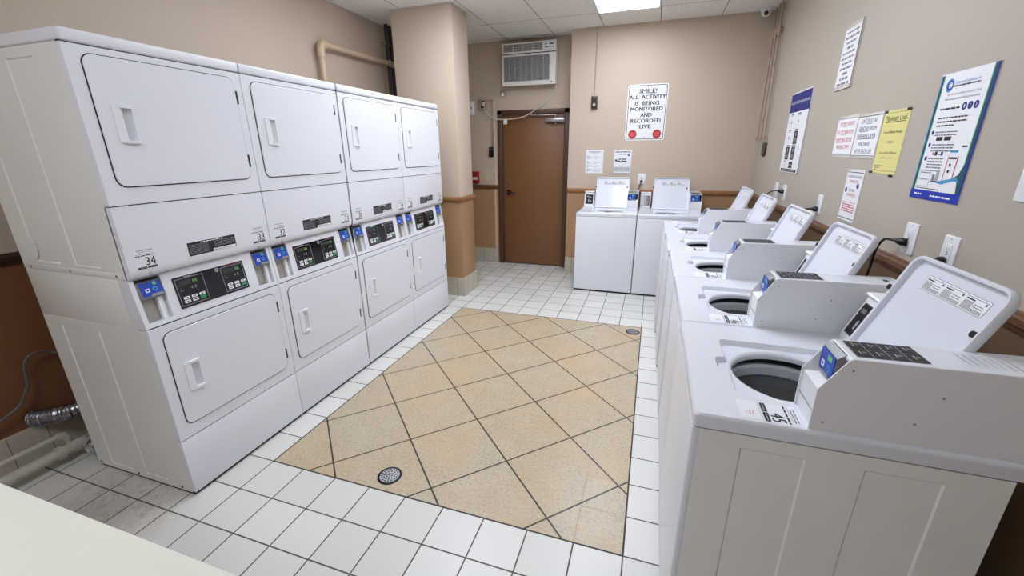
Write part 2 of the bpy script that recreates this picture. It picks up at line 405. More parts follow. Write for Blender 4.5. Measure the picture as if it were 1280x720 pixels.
for nm, oo, rg, L_ in (('a', (CX0-o_, CY0, 1.058), (1, 0, 0), CX1-CX0+2*o_), ('b', (CX1, CY0-o_, 1.058), (0, 1, 0), CY1-CY0+2*o_)):
    b.loops([[(x, p[1], p[0]) for p in RAILP] for x in (0, L_)], WOOD, M=FR(oo, rg, (0, 0, 1)))
struct(b.build('trim_5', smooth=False))
# ceiling edge angle
b = MB(); a = .018
b.box(CX0-a, CX1+a, CY0-a, CY0, H-.006, H, PLASTIC).box(CX1, CX1+a, CY0, CY1, H-.006, H, PLASTIC)
struct(b.build('trim_6', smooth=False))
struct(MB().box(-.165, -.14, YD-.012, YD, .2, 2.21, mat('pale_trim_paint', (205, 190, 168), .5)).build('trim_7', smooth=False))
def base(name, x0, x1, y0, y1): return struct(MB().box(x0, x1, y0, y1, 0, .212, BASET, bev=.003).build(name, smooth=False))
base('baseboard_left', XL, XL+.012, YF, YD)
base('baseboard_right', XR-.012, XR, YF, YB)
base('baseboard_back', XJ, XR, YB-.012, YB)
base('baseboard_alcove', XL+.012, -.135, YD-.012, YD)
b = MB(); a = .012
b.box(CX0-a, CX1+a, CY0-a, CY0, 0, .215, BASET).box(CX1, CX1+a, CY0, CY1+a, 0, .215, BASET).box(CX0-a, CX1, CY1, CY1+a, 0, .215, BASET)
struct(b.build('baseboard_column', smooth=False))

# door
dr = struct(empty('door_1', (0.385, YD, 0)))
Md = Matrix.Translation((-0.385, -YD, 0))
b = MB(Md)
for x0, x1 in ((-.105, -.045), (.815, .874)): b.box(x0, x1, YD-.015, YD+.14, 0, 2.10, FRAMEB, bev=.003)
b.box(-.105, .874, YD-.015, YD+.14, 2.045, 2.10, FRAMEB, bev=.003)
b.box(-.045, -.03, YD+.02, YD+.14, 0, 2.045, FRAMEB).box(.80, .815, YD+.07, YD+.14, 0, 2.045, FRAMEB)
b.build('door_frame', dr)
MB(Md).box(-.03, .812, YD+.025, YD+.07, .012, 2.04, DOORB, bev=.002).build('door_leaf', dr)
MB(Md).box(-.105, .874, YD-.005, YD+.1, 0, .008, CHROME).build('threshold', dr)
b = MB(Md); yh = YD+.025
b.cyl((.04, yh, 1.03), (.04, yh-.012, 1.03), .034, NICKEL, 24).cyl((.04, yh-.01, 1.03), (.04, yh-.05, 1.03), .012, CHROME)
b.tube([(.04, yh-.048, 1.03), (.07, yh-.052, 1.032), (.12, yh-.05, 1.026), (.15, yh-.045, 1.016)], .013, NICKEL)
b.build('door_handle', dr)
b = MB(Md); b.cyl((.035, yh, 1.175), (.035, yh-.014, 1.175), .03, CHROME, 24).cyl((.035, yh-.012, 1.175), (.035, yh-.022, 1.175), .016, CHROME, 16); b.build('deadbolt', dr)
b = MB(Md); b.box(.56, .82, yh-.06, yh, 1.935, 1.99, SILVER, bev=.006).box(.60, .80, yh-.065, yh-.055, 1.945, 1.985, CHROME, bev=.004)
b.cyl((.70, yh-.035, 1.93), (.70, yh-.035, 1.91), .014, CHROME).cyl((.69, yh-.035, 1.99), (.69, yh-.035, 2.03), .012, CHROME)
b.box(.36, .71, yh-.05, yh-.03, 2.02, 2.032, CHROME, bev=.003).box(.36, .45, yh-.04, YD-.016, 2.018, 2.04, CHROME, bev=.003)
b.box(.80, .82, yh-.04, yh, 1.92, 2.01, BLACK)
b.build('door_closer', dr)

# ceiling lights
def ceiling_light(x0, x1, y0, y1, share, label):
    t = tag(empty('ceiling_light', ((x0+x1)/2, (y0+y1)/2, H)), label, 'ceiling light', 'recessed ceiling light panels')
    M = Matrix.Translation((-(x0+x1)/2, -(y0+y1)/2, -H)); b = MB(M); e = .018
    b.box(x0, x1, y0, y0+e, H-.008, H, PLASTIC).box(x0, x1, y1-e, y1, H-.008, H, PLASTIC).box(x0, x0+e, y0, y1, H-.008, H, PLASTIC).box(x1-e, x1, y0, y1, H-.008, H, PLASTIC)
    b.build('light_frame', t, smooth=False)
    MB(M).box(x0+e, x1-e, y0+e, y1-e, H-.005, H-.001, lit(share)).build('diffuser', t, smooth=False)
ceiling_light(*LIGHTS[0], 'lit white rectangular ceiling panel above the middle of the room, near the air conditioner')
ceiling_light(*LIGHTS[1], 'added unseen fill light panel over the near end of the diagonal brown tiles')  # added out of view to raise the room's brightness
ceiling_light(*LIGHTS[2], 'added unseen fill light panel over the folding table at the near end')  # added fill near the camera, lifts the near side faces

ceiling_light(*LIGHTS[3], 'added unseen fill light panel high over the front of the stacked dryers')  # added unseen panel, brightens the column front and ceiling end

# ============================================================ STACKED DRYERS (local: front plane x=0 facing +x, width along y)
DW = 0.6785
TD = lambda dx=0: FR((dx, 0, 0), (0, 1, 0), (0, 0, 1))      # text frame on the front plane
PAN = Matrix.Translation((-.002, 0, .872)) @ Matrix.Rotation(-math.atan2(.027, .214), 4, 'Y') @ FR((0, 0, 0), (0, 1, 0), (0, 0, 1))  # sloping fascia frame
HA0, HA1 = .119, .160
def front_panel(name, parent, z0, z1, W, hz0, hz1):
    b = MB(TD()); i_ = lambda q: [(q, z0+q), (W-q, z0+q), (W-q, z1-q), (q, z1-q)]; a = 2*.6785-W if 0 else 0
    b.loops([[(*p, -.028) for p in i_(0)], [(*p, -.002) for p in i_(0)], [(*p, -.0006) for p in i_(.0006)], [(*p, 0) for p in i_(.002)]], ENAMEL, cap0=False, cap1=False)
    b.holed(i_(.002), [(HA0-.003, hz0+.003), (HA1+.003, hz0+.003), (HA1+.003, hz1-.003), (HA0-.003, hz1-.003)], 0, ENAMEL)
    return b.build(name, parent)
def dryer_door(parent, z0, z1, hz0, hz1, label):
    d = MB(TD()); o = lambda q: rr(.048+q, .636-q, z0+q, z1-q, .034-q)
    hole = rr(HA0, HA1, hz0+.009, hz1-.009, .003, 3); cx, cz = (HA0+HA1)/2, (hz0+hz1)/2
    d.loops([[(*p, .0012) for p in o(0)], [(*p, .004) for p in o(0)], [(*p, .0055) for p in o(.0018)]], ENAMEL, cap0=False, cap1=False)
    d.holed(o(.0018), hole, .0055, ENAMEL)
    d.loops([[(*p, .0055) for p in hole], [(*p, -.016+max(0, (p[0]-HA0-.006))/(HA1-HA0-.006)*.019) for p in hole]], ENAMEL, cap0=False, cap1=True)
    door = d.build('door', parent)
    g = MB(TD()); q_ = rr(.0442, .6390, z0-.0043, z1+.0033, .037); g.holed(q_, [(HA0-.004, hz0), (HA1+.004, hz0), (HA1+.004, hz1), (HA0-.004, hz1)], .0014, DARK)
    g.loops([[(*p, -.0005) for p in q_], [(*p, .0014) for p in q_]], DARK, cap0=False, cap1=False).build('door_gasket', door)
    b = MB(); y0, y1 = .094, .165; x = .0052
    b.prism([(x, y0), (x+.0035, y0+.001), (x+.0075, HA0-.004), (x+.0075, HA0+.003), (x+.002, HA0+.005), (x-.004, HA0+.001), (x, HA0-.002)], hz0+.001, hz1-.001, 'Z', PLASTIC)
    for za, zb in ((hz0-.001, hz0+.010), (hz1-.010, hz1+.001)): b.prism([(x, y0+.004), (x+.0075, HA0-.006), (x+.013, HA0+.012), (x+.011, y1-.006), (x+.003, y1), (x, y1)], za, zb, 'Z', PLASTIC)
    b.build('door_handle', door, angle=25)
    for hz in (z1-.085, z0+.085):
        MB().box(-.001, .006, .637, .646, hz-.03, hz+.03, DARK, bev=.002).build('hinge', door)
def card_reader(parent, y0):
    # y0: left edge of the reader bay in the fascia frame
    M = PAN; w0, w1 = y0+.0012, y0+.0988
    b = MB(M); 
    # wedge shaped bezel, top set back, lower edge proud
    pts = [(.125, -.024), (.210, -.024), (.210, -.010), (.133, .004), (.125, .004)]     # (s, n)
    b.loops([[(x, p[0], p[1]) for p in pts] for x in (w0, w1)], BEZEL)
    r = b.build('card_reader', parent, smooth=False)
    n0 = V((0, .133, .004)); n1 = V((0, .210, -.010)); up = (n1-n0).normalized()
    S = M @ FR(V((w0, 0, 0))+n0, (1, 0, 0), up)
    s = MB(S); s.prism(rr(.014, .093, .002, .062, .004), -.001, .002, 'Z', BLUE)
    s.rect(.028, .044, .018, .034, .0025, PAPER).rect(.032, .040, .022, .030, .0028, BLUE)
    s.disc(.066, .028, .010, .0025, SKYB).disc(.066, .028, .005, .0028, BLUE).disc(.071, .052, .008, .0025, LIME)
    s.prism([(.038, -.003), (.093, -.003), (.086, .009), (.046, .009)], .001, .004, 'Z', SILVER)
    s.rect(.002, .095, .066, .077, .0006, DARK)
    s.build('reader_screen', r, smooth=False)
def num_sticker(parent, a0, b0, num, M):
    b = MB(M); w_, h_ = .078, .084
    b.rect(a0, a0+w_, b0, b0+h_, .0004, STICK)
    b.words(a0+.012, a0+w_-.006, b0+.077, .0032, GREYINK, .0008).words(a0+.018, a0+w_-.016, b0+.070, .0022, PALEINK, .0008)
    b.rect(a0+.003, a0+w_-.003, b0+.0612, b0+.0620, .0008, GREYINK).words(a0+.003, a0+w_-.004, b0+.055, .0036, INK, .0008)
    for e in (-.0006, .0006): b.text(num, a0+.056+e, b0+.030, .036, .034, INK, .0008+e*.1)
    b.rect(a0+.003, a0+.037, b0+.001, b0+.010, .0008, INK).rect(a0+.040, a0+w_-.002, b0+.001, b0+.010, .0008, INK)
    b.words(a0+.012, a0+.034, b0+.0055, .002, PALEINK, .0010).words(a0+.048, a0+.072, b0+.0055, .002, PALEINK, .0010)
    return b.build('number_sticker', parent, smooth=False)
def make_dryer():
    t = empty('stacked_dryer')
    W = DW
    b = MB()      # carcass in three stages with thin seams
    b.box(-.715, -.028, .0036, W, .014, .864, ENAMEL_SIDE, bev=.001).box(-.715, -.07, .001, W-.001, .862, 1.092, ENAMEL_SIDE)
    b.box(-.715, -.09, .0, W, .868, 1.086, ENAMEL_SIDE, bev=.002).box(-.715, -.028, .0036, W, 1.09, 1.95, ENAMEL_SIDE, bev=.001)
    b.box(-.70, -.016, .004, W-.004, .0, .020, DARK)  # dark base colour stands in for the shadow gap under the dryer
    b.box(-.7, -.03, .012, W-.012, 1.94, 1.956, DARK)
    SF = FR((0, 0, 0), (1, 0, 0), (0, 0, 1))
    b.plate(-.715, -.028, 1.09, 1.95, [(-.60, -.435, 1.13, 1.915), (-.335, -.172, 1.13, 1.915)], .0034, ENAMEL_SIDE, M=SF, sl=.004)
    b.plate(-.715, -.028, .014, .864, [(-.60, -.434, .04, .823), (-.337, -.183, .045, .824)], .0034, ENAMEL_SIDE, M=SF, sl=.004)
    b.prism([(-.62+.055*math.cos(i*math.pi/16), 1.19+.055*math.sin(i*math.pi/16)) for i in range(32)], 0, -.0022, 'Y', ENAMEL_SIDE, bev=.0008, seg=1)
    b.box(-.70, -.05, -.0016, .001, 1.092, 1.115, ENAMEL_SIDE, bev=.0012)
    b.build('cabinet', t)
    b = MB()
    for x in (-.66, -.383, -.085): MB().cyl((x, 0, 1.103), (x, -.0026, 1.103), .006, CHROME, 10).build('screw', t)
    for x in (-.69, -.40, -.09): MB().cyl((x, .0, .028), (x, -.0024, .028), .005, DARK, 10).build('screw', t)
    MB().box(-.028, 0, 0, W, .020, .3045, ENAMEL, bev=.002).build('kick_panel', t)
    for z in (.3068, .8713, 1.3855, 1.951): MB().box(-.0285, -.007, .003, W-.003, z-.004, z+.004, DARK).build('seam_shade_strip', t, smooth=False)  # dark strips that put shade into the panel seams
    front_panel('lower_front_panel', t, .3095, .868, W, .527, .668)
    # lip panel, its lower edge curling under
    b = MB(); pts = [(-.034, 1.089), (-.018, 1.091), (-.008, 1.098), (-.002, 1.110), (0, 1.128), (0, 1.3835), (-.034, 1.3835)]
    b.prism(pts, 0, W, 'Y', ENAMEL, bev=.003)
    p = b.build('lip_panel', t, angle=50)
    for y in (.075, W-.075): MB().cyl((-.010, y, 1.107), (-.001, y, 1.101), .007, CHROME, 12).build('screw', p)
    front_panel('upper_front_panel', t, 1.3875, 1.949, W, 1.62, 1.756)
    MB().box(-.72, .004, -.0002, W+.0002, 1.953, 1.996, ENAMEL, bev=.009, seg=3).build('top_panel', t)
    dryer_door(t, 1.457, 1.922, 1.62, 1.756, 'upper')
    dryer_door(t, .372, .832, .527, .668, 'lower')
    # fascia with two recessed bays
    b = MB()
    bays = [(.018, .108, .022, .122), (.018, .108, .122, .2135), (W-.106, W-.016, .022, .122), (W-.106, W-.016, .122, .2135)]
    b.plate(.004, W-.004, .0025, .216, [(.018, .118, .022, .2135), (W-.116, W-.016, .022, .2135)], .034, ENAMEL, M=PAN)
    for y0, y1 in ((0, .006), (W-.006, W)):
        b.prism([(-.09, .870), (-.001, .870), (-.029, 1.087), (-.09, 1.087)], y0, y1, 'Y', ENAMEL)
    f = b.build('control_fascia', t, smooth=False)
    for y in (.018, W-.116):
        b = MB(PAN); b.rect(y+.002, y+.068, .024, .124, -.024, SLOTGREY).box(y+.066, y+.074, .022, .124, -.033, -.006, PLASTIC)
        b.loops([[(y+.074, s_, -.006), (y+.100, s_, -.020), (y+.100, s_, -.033), (y+.074, s_, -.033)] for s_ in (.0225, .124)], PLASTIC)
        b.build('coin_return_slot', f, smooth=False)
        card_reader(f, y)
    b = MB(PAN); y0, y1, s0, s1 = .156, .505, .038, .182
    b.prism(rr(y0-.007, y1+.007, s0-.007, s1+.007, .006), -.001, .0012, 'Z', PLASTIC).prism(rr(y0, y1, s0, s1, .004), 0, .0028, 'Z', GLOSS)
    for ya, yb in ((y0+.008, y0+.135), (y1-.125, y1-.008)):
        z = .0032
        for q in ((ya, yb, s0+.010, s0+.0118), (ya, yb, s1-.0118, s1-.010), (ya, ya+.0018, s0+.010, s1-.010), (yb-.0018, yb, s0+.010, s1-.010)): b.rect(*q, z, PALEINK)
        for k in range(3):
            c = ya+.028+k*.036
            b.prism(rr(c-.013, c+.013, s0+.038, s0+.050, .003), 0, .004, 'Z', PAPER)
            b.prism(rr(c-.013, c+.013, s0+.020, s0+.034, .003), 0, .004, 'Z', GREENB if k == 2 else PAPER)
            b.rect(c-.006, c+.006, s0+.042, s0+.046, .0045, INK)
            if k < 2: b.rect(c-.006, c+.006, s0+.025, s0+.029, .0045, INK)
        b.rect(ya+.012, ya+.068, s1-.042, s1-.020, z, mat_seg).text('88', ya+.085, s1-.031, .022, .016, LEDG, z+.0004)
        b.rect(ya+.012, ya+.028, s1-.066, s1-.064, z, GREYINK).rect(ya+.014, ya+.016, s1-.066, s1-.052, z, GREYINK)
        b.text('4', ya+.065, s1-.060, .008, .012, PALEINK, z+.0002).text('8', ya+.082, s1-.060, .008, .012, PALEINK, z+.0002)
    b.text('Speed Queen', y1-.055, s1-.0045, .085, .0085, RED, .0032, shear=.2)
    b.disc(y1-.142, s1-.014, .010, .0032, PALEINK).disc(y1-.142, s1-.014, .006, .0035, GREYINK)
    b.rect(y0+.05, y0+.085, s1-.008, s1-.004, .0032, PALEINK)
    b.build('control_panel', f, smooth=False)
    # dark instruction label
    b = MB(TD()); a0, a1, c0, c1 = .243, .478, 1.135, 1.196
    b.rect(a0-.002, a1+.002, c0-.002, c1+.002, .0003, PAPER).rect(a0, a1, c0, c1, .0006, INK)
    b.words(a0+.06, a0+.17, c1-.006, .004, PAPER, .0009)
    for k in range(6):
        b.words(a0+.006, a0+.095, c1-.014-k*.0075, .0038, GREYINK, .0009)
        if k < 4: b.words(a0+.125, a1-.006, c1-.014-k*.0075, .0038, GREYINK, .0009)
    b.rect(a0+.115, a1-.004, c0+.001, c0+.014, .0010, PAPER).words(a0+.12, a1-.03, c0+.007, .003, GREYINK, .0013)
    b.build('instruction_label', t, smooth=False)
    return t
mat_seg = mat('dim_display', (52, 50, 44), 0.3); LEDG = mat('green_digits', (120, 175, 110), 0.5)
proto = make_dryer()
DL = ['nearest of the four stacked dryers, numbered 34 and 33', 'second stacked dryer from the near end, numbered 32 and 31',
      'third stacked dryer from the near end, numbered 30 and 29', 'far stacked dryer beside the square column, numbered 28 and 27']
dys = [0.0, .6815, 1.3720, 2.0535]
units = [proto]+[copy_tree(proto) for _ in range(3)]
for i, (o, y) in enumerate(zip(units, dys)):
    o.location = (0, y, 0)
    tag(o, 'white '+DL[i], 'dryer', 'white stacked dryers along the left wall')
    for a0, n in ((.030, 34-2*i), (.572, 33-2*i)): num_sticker(o, a0, 1.126, str(n), TD())

MB().box(-.08, -.008, DW+.0002, DW+.0080, .02, 1.99, DARK).build('gap_shade_strip', units[1], smooth=False)  # added dark strip, paints the shade between second and third dryers

# ============================================================ TOP LOADING WASHERS (local: u=width, v=depth from the front, z up)
WW = 0.665
U0, U1, V0, V1 = .148, .5305, .120, .505        # opening recess
UC, VC, RO = .342, .300, .158                    # round opening
def make_washer():
    t = empty('top_load_washer')
    b = MB(); g = .0025
    b.box(g+.0036, WW-g-.0036, .004, .66, .02, .876, ENAMEL_SIDE, bev=0, skip='top')
    c = b; hs = [(.120, .268, .10, .838), (.390, .545, .10, .838)]
    c.box(g, WW-g, -.0005, .02, .022, .876, ENAMEL, bev=.006, seg=3)
    b.plate(.018, .66, .02, .876, hs, .0034, ENAMEL_SIDE, M=FR((WW-g, 0, 0), (0, 1, 0), (0, 0, 1)), sl=.004)
    b.plate(-.66, -.018, .02, .876, [(-q[1], -q[0], q[2], q[3]) for q in hs], .0034, ENAMEL_SIDE, M=FR((g, 0, 0), (0, -1, 0), (0, 0, 1)), sl=.004)
    c.box(.008, WW-.008, .008, .64, .0, .022, DARK)
    c.box(.004, WW-.004, .010, .656, .872, .882, DARK, skip='top') if False else None
    c.build('cabinet', t)
    # dark joint under the deck (a ring)
    b = MB()
    for q in ((.006, WW-.006, .006, .012), (.006, WW-.006, .640, .650), (.006, .012, .006, .650), (WW-.012, WW-.006, .006, .650)): b.box(q[0], q[1], q[2], q[3], .87, .882, DARK)
    b.build('deck_gasket', t, smooth=False)
    # deck with rounded recess and round opening
    b = MB(); zt = .920; zr = .902
    outer = rr(.001, WW-.001, 0, .705, (.012, .012, .004, .004), 4)
    def ins(l, d): cx, cy = WW/2, .35; return [(p[0]+(d if p[0] < cx else -d), p[1]+(d if p[1] < cy else -d)) for p in l]
    b.loops([[(*p, .880) for p in outer], [(*p, .882) for p in outer], [(*p, .909) for p in outer], [(*p, .911) for p in outer], [(*p, .9165) for p in ins(outer, .0025)], [(*p, zt) for p in ins(outer, .007)]], DECK, cap0=False, cap1=False)
    rec = rr(U0, U1, V0, V1, (.022, .022, .006, .006), 4)
    # finger notch in the front edge of the recess
    k = 5; notch = [(UC-.045, V0), (UC-.040, V0-.022), (UC-.030, V0-.030), (UC+.030, V0-.030), (UC+.040, V0-.022), (UC+.045, V0)]
    rec = rec[:k]+notch+rec[k:]
    b.holed(ins(outer, .007), rec, zt, DECK)
    def insr(l, d): return [(p[0]+(d if p[0] < UC-.05 else -d if p[0] > UC+.05 else 0), p[1]+(d if p[1] < .3 else -d)) for p in l]
    b.loops([[(*p, zt) for p in rec], [(*p, zt-.004) for p in insr(rec, .003)], [(*p, zr) for p in insr(rec, .010)]], DECK, cap0=False, cap1=False)
    N = 48; circ = [(UC+(RO+.012)*math.cos(2*math.pi*i/N), VC+(RO+.012)*math.sin(2*math.pi*i/N)) for i in range(N)]
    b.holed(insr(rec, .010), circ, zr, DECK)
    b.lathe([(RO+.012, zr), (RO+.004, zr-.003), (RO, zr-.010), (RO+.002, zr-.024), (RO+.02, zr-.026)], (UC, VC), DECK, N)
    b.build('top_deck', t, angle=40)
    b = MB(); b.lathe([(RO+.022, .874), (RO+.034, .862), (RO+.034, .845)], (UC, VC), DARK, N)
    b.lathe([(RO+.030, .850), (RO+.012, .853), (RO+.004, .845), (RO+.006, .815)], (UC, VC), TUBRING, N)
    b.lathe([(RO+.006, .815), (RO+.016, .812), (RO+.016, .765)], (UC, VC), TUBGREY, N)
    b.lathe([(RO+.016, .765), (RO+.021, .762), (RO+.021, .60), (RO+.012, .47), (RO-.03, .44)], (UC, VC), STEELD, N)
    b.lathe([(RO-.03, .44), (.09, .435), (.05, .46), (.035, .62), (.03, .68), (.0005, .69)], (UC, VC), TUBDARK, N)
    b.build('wash_tub', t)
    # raised lid leaning back
    S = FR((U0-.008, V1-.006, .918), (1, 0, 0), (0, .134, .343)); Lw, Ll = .397, .378
    # frame: a along u, b up the lid, n towards the front
    b = MB(S); rs = (.008, .008, .038, .038)
    o1 = rr(0, Lw, 0, Ll, rs, 6)
    def io(d): return rr(d, Lw-d, d, Ll-d, tuple(max(.003, q-d) for q in rs), 6)
    b.loops([[(*p, -.020) for p in io(.010)], [(*p, -.012) for p in io(.001)], [(*p, .004) for p in o1], [(*p, .008) for p in io(.003)],
             [(*p, .0085) for p in io(.007)], [(*p, .006) for p in io(.011)], [(*p, -.008) for p in io(.014)]], DECK, M=None)
    lid = b.build('lid', t, angle=45)
    for a_, n_ in ((Lw-.030, -.009), (-.001, .003)): MB(S).cyl((a_, .256, n_), (a_, .256, n_+.009), .0085, BLACK, 16).build('bumper', lid)
    b = MB(S); a0, a1, c0, c1 = .090, .342, .292, .335; z = -.0076
    b.prism(rr(a0, a1, c0, c1, .004), -.009, z, 'Z', GREYINK).prism(rr(a0+.0012, a1-.0012, c0+.0012, c1-.0012, .003), -.009, z+.0004, 'Z', PAPER)
    for k in range(3):
        x = a0+.003+k*.083; z2 = z+.0008
        b.rect(x, x+.078, c1-.0065, c1-.005, z2, GREYINK).rect(x+.004, x+.034, c1-.013, c1-.0095, z2, INK).disc(x+.072, c1-.011, .0032, z2, INK)
        for q in range(8): b.words(x+.002, x+(.077 if q > 4 else .035), c1-.0175-q*.003, .0019, GREYINK, z2)
        for q in range(2): b.words(x+.040, x+.070, c1-.020-q*.006, .0017, INK, z2)
    b.build('warning_label', lid, smooth=False)
    b = MB(); b.box(U0-.006, U1+.016, V1-.004, V1+.03, .918, .930, PLASTIC, bev=.004).build('hinge_cover', t)
    # coin box: side profile (v, z)
    ua, ub = .5335, .6510; v0 = .260
    b = MB(); wt = .0035
    prof = [(v0, .920), (v0, 1.030), (v0+.049, 1.113), (v0+.056, 1.117), (.705, 1.124), (.712, 1.118), (.712, .920)]
    for x0, x1 in ((ua, ua+wt), (ub-wt, ub)): b.prism(prof, x0, x1, 'X', COIN_SIDE, bev=.0012)
    # top skin, front skin and the recessed bay
    sk = [(v0+.049, 1.113), (v0+.056, 1.117), (.705, 1.124), (.712, 1.118), (.712, .922), (.700, .922), (.700, 1.110), (v0+.049, 1.107)]
    b.prism(sk, ua+.001, ub-.001, 'X', DECK)
    b.prism([(v0+.006, .921), (v0+.006, 1.026), (v0+.014, 1.026), (v0+.014, .921)], ua+.001, ub-.001, 'X', PLASTIC)
    b.prism([(v0+.004, 1.026), (v0+.060, 1.042), (v0+.060, 1.034), (v0+.004, 1.018)], ua+.001, ub-.001, 'X', PLASTIC)
    b.prism([(v0+.085, 1.010), (v0+.085, 1.112), (v0+.090, 1.112), (v0+.090, 1.010)], ua+.001, ub-.001, 'X', DARK)
    b.box(ua+.003, ub-.003, v0+.0045, v0+.0065, .962, .9635, GREYINK)
    cb = b.build('coin_box', t, smooth=False)
    # the reader sits tilted in the bay
    wv = .086; r = MB(); ra = ua+.008
    r.prism([(v0+.034, 1.040), (v0+.034, 1.103), (v0+.049, 1.115), (v0+.080, 1.115), (v0+.080, 1.040)], ra, ra+wv, 'X', BEZEL, bev=.0015)
    rd = r.build('card_reader', cb)
    s = MB(FR((ra, v0+.034, 1.040), (1, 0, 0), (0, 0, 1)))
    s.prism(rr(.002, wv-.004, .006, .061, .004), -.001, .0025, 'Z', BLUE)
    s.rect(.014, .032, .014, .032, .0029, PAPER).rect(.019, .027, .019, .027, .0032, BLUE).disc(.058, .022, .010, .0029, SKYB).disc(.058, .022, .005, .0032, BLUE).rect(.044, .068, .042, .056, .0029, LIME)
    s.prism([(.020, .0), (.074, .0), (.066, .008), (.028, .008)], .001, .005, 'Z', SILVER)
    s.build('reader_screen', rd, smooth=False)
    # touch pad on top of the coin box
    tp = FR((0, 0, 1.117-.316*.018+.0004), (1, 0, 0), (0, 1, .018))
    b = MB(tp); q0, q1, p0, p1 = ua+.008, ub-.019, v0+.068, v0+.206
    b.rect(q0, q1, p0, p1, .0008, PALEINK)
    for i in range(2):
        for j in range(4):
            x0 = q0+.001+i*(q1-q0)/2; x1 = x0+(q1-q0)/2-.002; y0 = p0+.001+j*(p1-p0)/4; y1 = y0+(p1-p0)/4-.002
            b.rect(x0, x1, y0, y1, .0014, PADB); b.rect(x0+.010, x0+.030, y0+.012, y0+.015, .0018, PALEINK).rect(x0+.014, x0+.022, y0+.018, y0+.026, .0018, GREYINK)
    b.build('touch_pad', cb, smooth=False)
    b = MB(tp)
    for k in range(7): b.words(ua+.018+k*.003, ub-.038+k*.003, v0+.282+k*.014, .003, PALEINK, .0008)
    b.build('top_print', cb, smooth=False)
    MB(tp).disc(ua+.060, v0+.405, .013, .001, DARK, ry=.008).build('cable_hole', cb, smooth=False)
    for x, s in ((ub, 1), (ua, -1)):
        for v, z in ((v0+.026, .944), (v0+.060, 1.090), (v0+.235, 1.05), (v0+.20, .975)): MB().cyl((x, v, z), (x+s*.0015, v, z), .0026, SILVER, 8).build('rivet', cb)
    # small console left of the lid
    b = MB(); c0, c1 = .006, .122
    pr = [(.540, .920), (.540, .938), (.596, 1.082), (.586, 1.094), (.592, 1.100), (.690, 1.100), (.700, 1.092), (.700, .920)]
    b.prism(pr, c0, c1, 'X', PLASTIC, bev=.002)
    cs = b.build('control_console', t, angle=30)
    Sf = FR((c0, .540, .938), (1, 0, 0), (0, .056, .144)); b = MB(Sf); ww_ = c1-c0
    b.prism(rr(.012, ww_-.010, .014, .136, .004), -.001, .0012, 'Z', GREYINK).prism(rr(.015, ww_-.013, .017, .133, .003), -.001, .002, 'Z', GLOSS)
    b.rect(.025, .055, .100, .116, .0026, BEZEL).rect(.046, .058, .040, .074, .0026, PALEINK).rect(.072, .086, .040, .060, .0026, PALEINK).disc(.076, .095, .010, .0026, BEZEL)
    b.build('control_display', cs, smooth=False)
    return t
def washer_sticker(parent, num):
    Mt = FR((0, 0, .920), (1, 0, 0), (0, 1, 0)); a0, c0 = .560, .168; w_, h_ = .092, .084
    b = MB(Mt); b.rect(a0, a0+w_, c0, c0+h_, .0005, STICK)
    b.rect(a0+.003, a0+.045, c0+.001, c0+.014, .0010, INK).rect(a0+.048, a0+w_-.003, c0+.001, c0+.014, .0010, INK)
    b.words(a0+.010, a0+.040, c0+.0075, .003, PALEINK, .0013).words(a0+.054, a0+.084, c0+.0075, .003, PALEINK, .0013)
    for e in (-.0008, .0008): b.text(num, a0+.066+e, c0+.034, .040, .032, INK, .0010+e*.1)
    b.words(a0+.003, a0+w_-.004, c0+.057, .0045, INK, .0010).words(a0+.003, a0+w_-.004, c0+.065, .0012, GREYINK, .001)
    b.words(a0+.020, a0+w_-.010, c0+.071, .003, GREYINK, .0010).words(a0+.012, a0+w_-.012, c0+.078, .003, GREYINK, .0010)
    b.build('number_sticker', parent, smooth=False)
    b = MB(Mt); b.rect(a0, a0+w_-.006, c0-.056, c0-.006, .0005, STICK)
    b.words(a0+.050, a0+.066, c0-.022, .003, PINK, .001).words(a0+.048, a0+.070, c0-.030, .003, PINK, .001).words(a0+.052, a0+.062, c0-.038, .002, PINK, .001)
    b.build('warning_sticker', parent, smooth=False)
wp = make_washer()
RX = [2.124, 2.127, 2.122, 2.110, 2.098]; WY0, WS = -.015, .6667
WLAB = ['white top-load washer numbered 45 with open lid, nearest the camera', 'white open-lidded top-load washer numbered 46, second from the near end of the right row',
        'white open-lidded washer in the middle of the five along the right wall', 'white open-lidded washer fourth from the near end of the right wall row',
        'white open-lidded washer at the far end of the right wall row']
ws = [wp]+[copy_tree(wp) for _ in range(6)]
for i in range(5):
    o = ws[i]; o.location = (RX[i], WY0+(i+1)*WS-.001, 0); o.rotation_euler = (0, 0, -math.pi/2)
    tag(o, WLAB[i], 'washing machine', 'white top-load washers'); washer_sticker(o, str(45+i))
for k, lab in ((0, 'white open-lidded top-load washer against the back wall, the one next to the brown door'), (1, 'white open-lidded washer against the back wall beside the corner, right of its twin')):
    o = ws[5+k]; o.location = (1.171+k*.668, 3.684, 0); o.rotation_euler = (0, 0, 0); tag(o, lab, 'washing machine', 'white top-load washers')

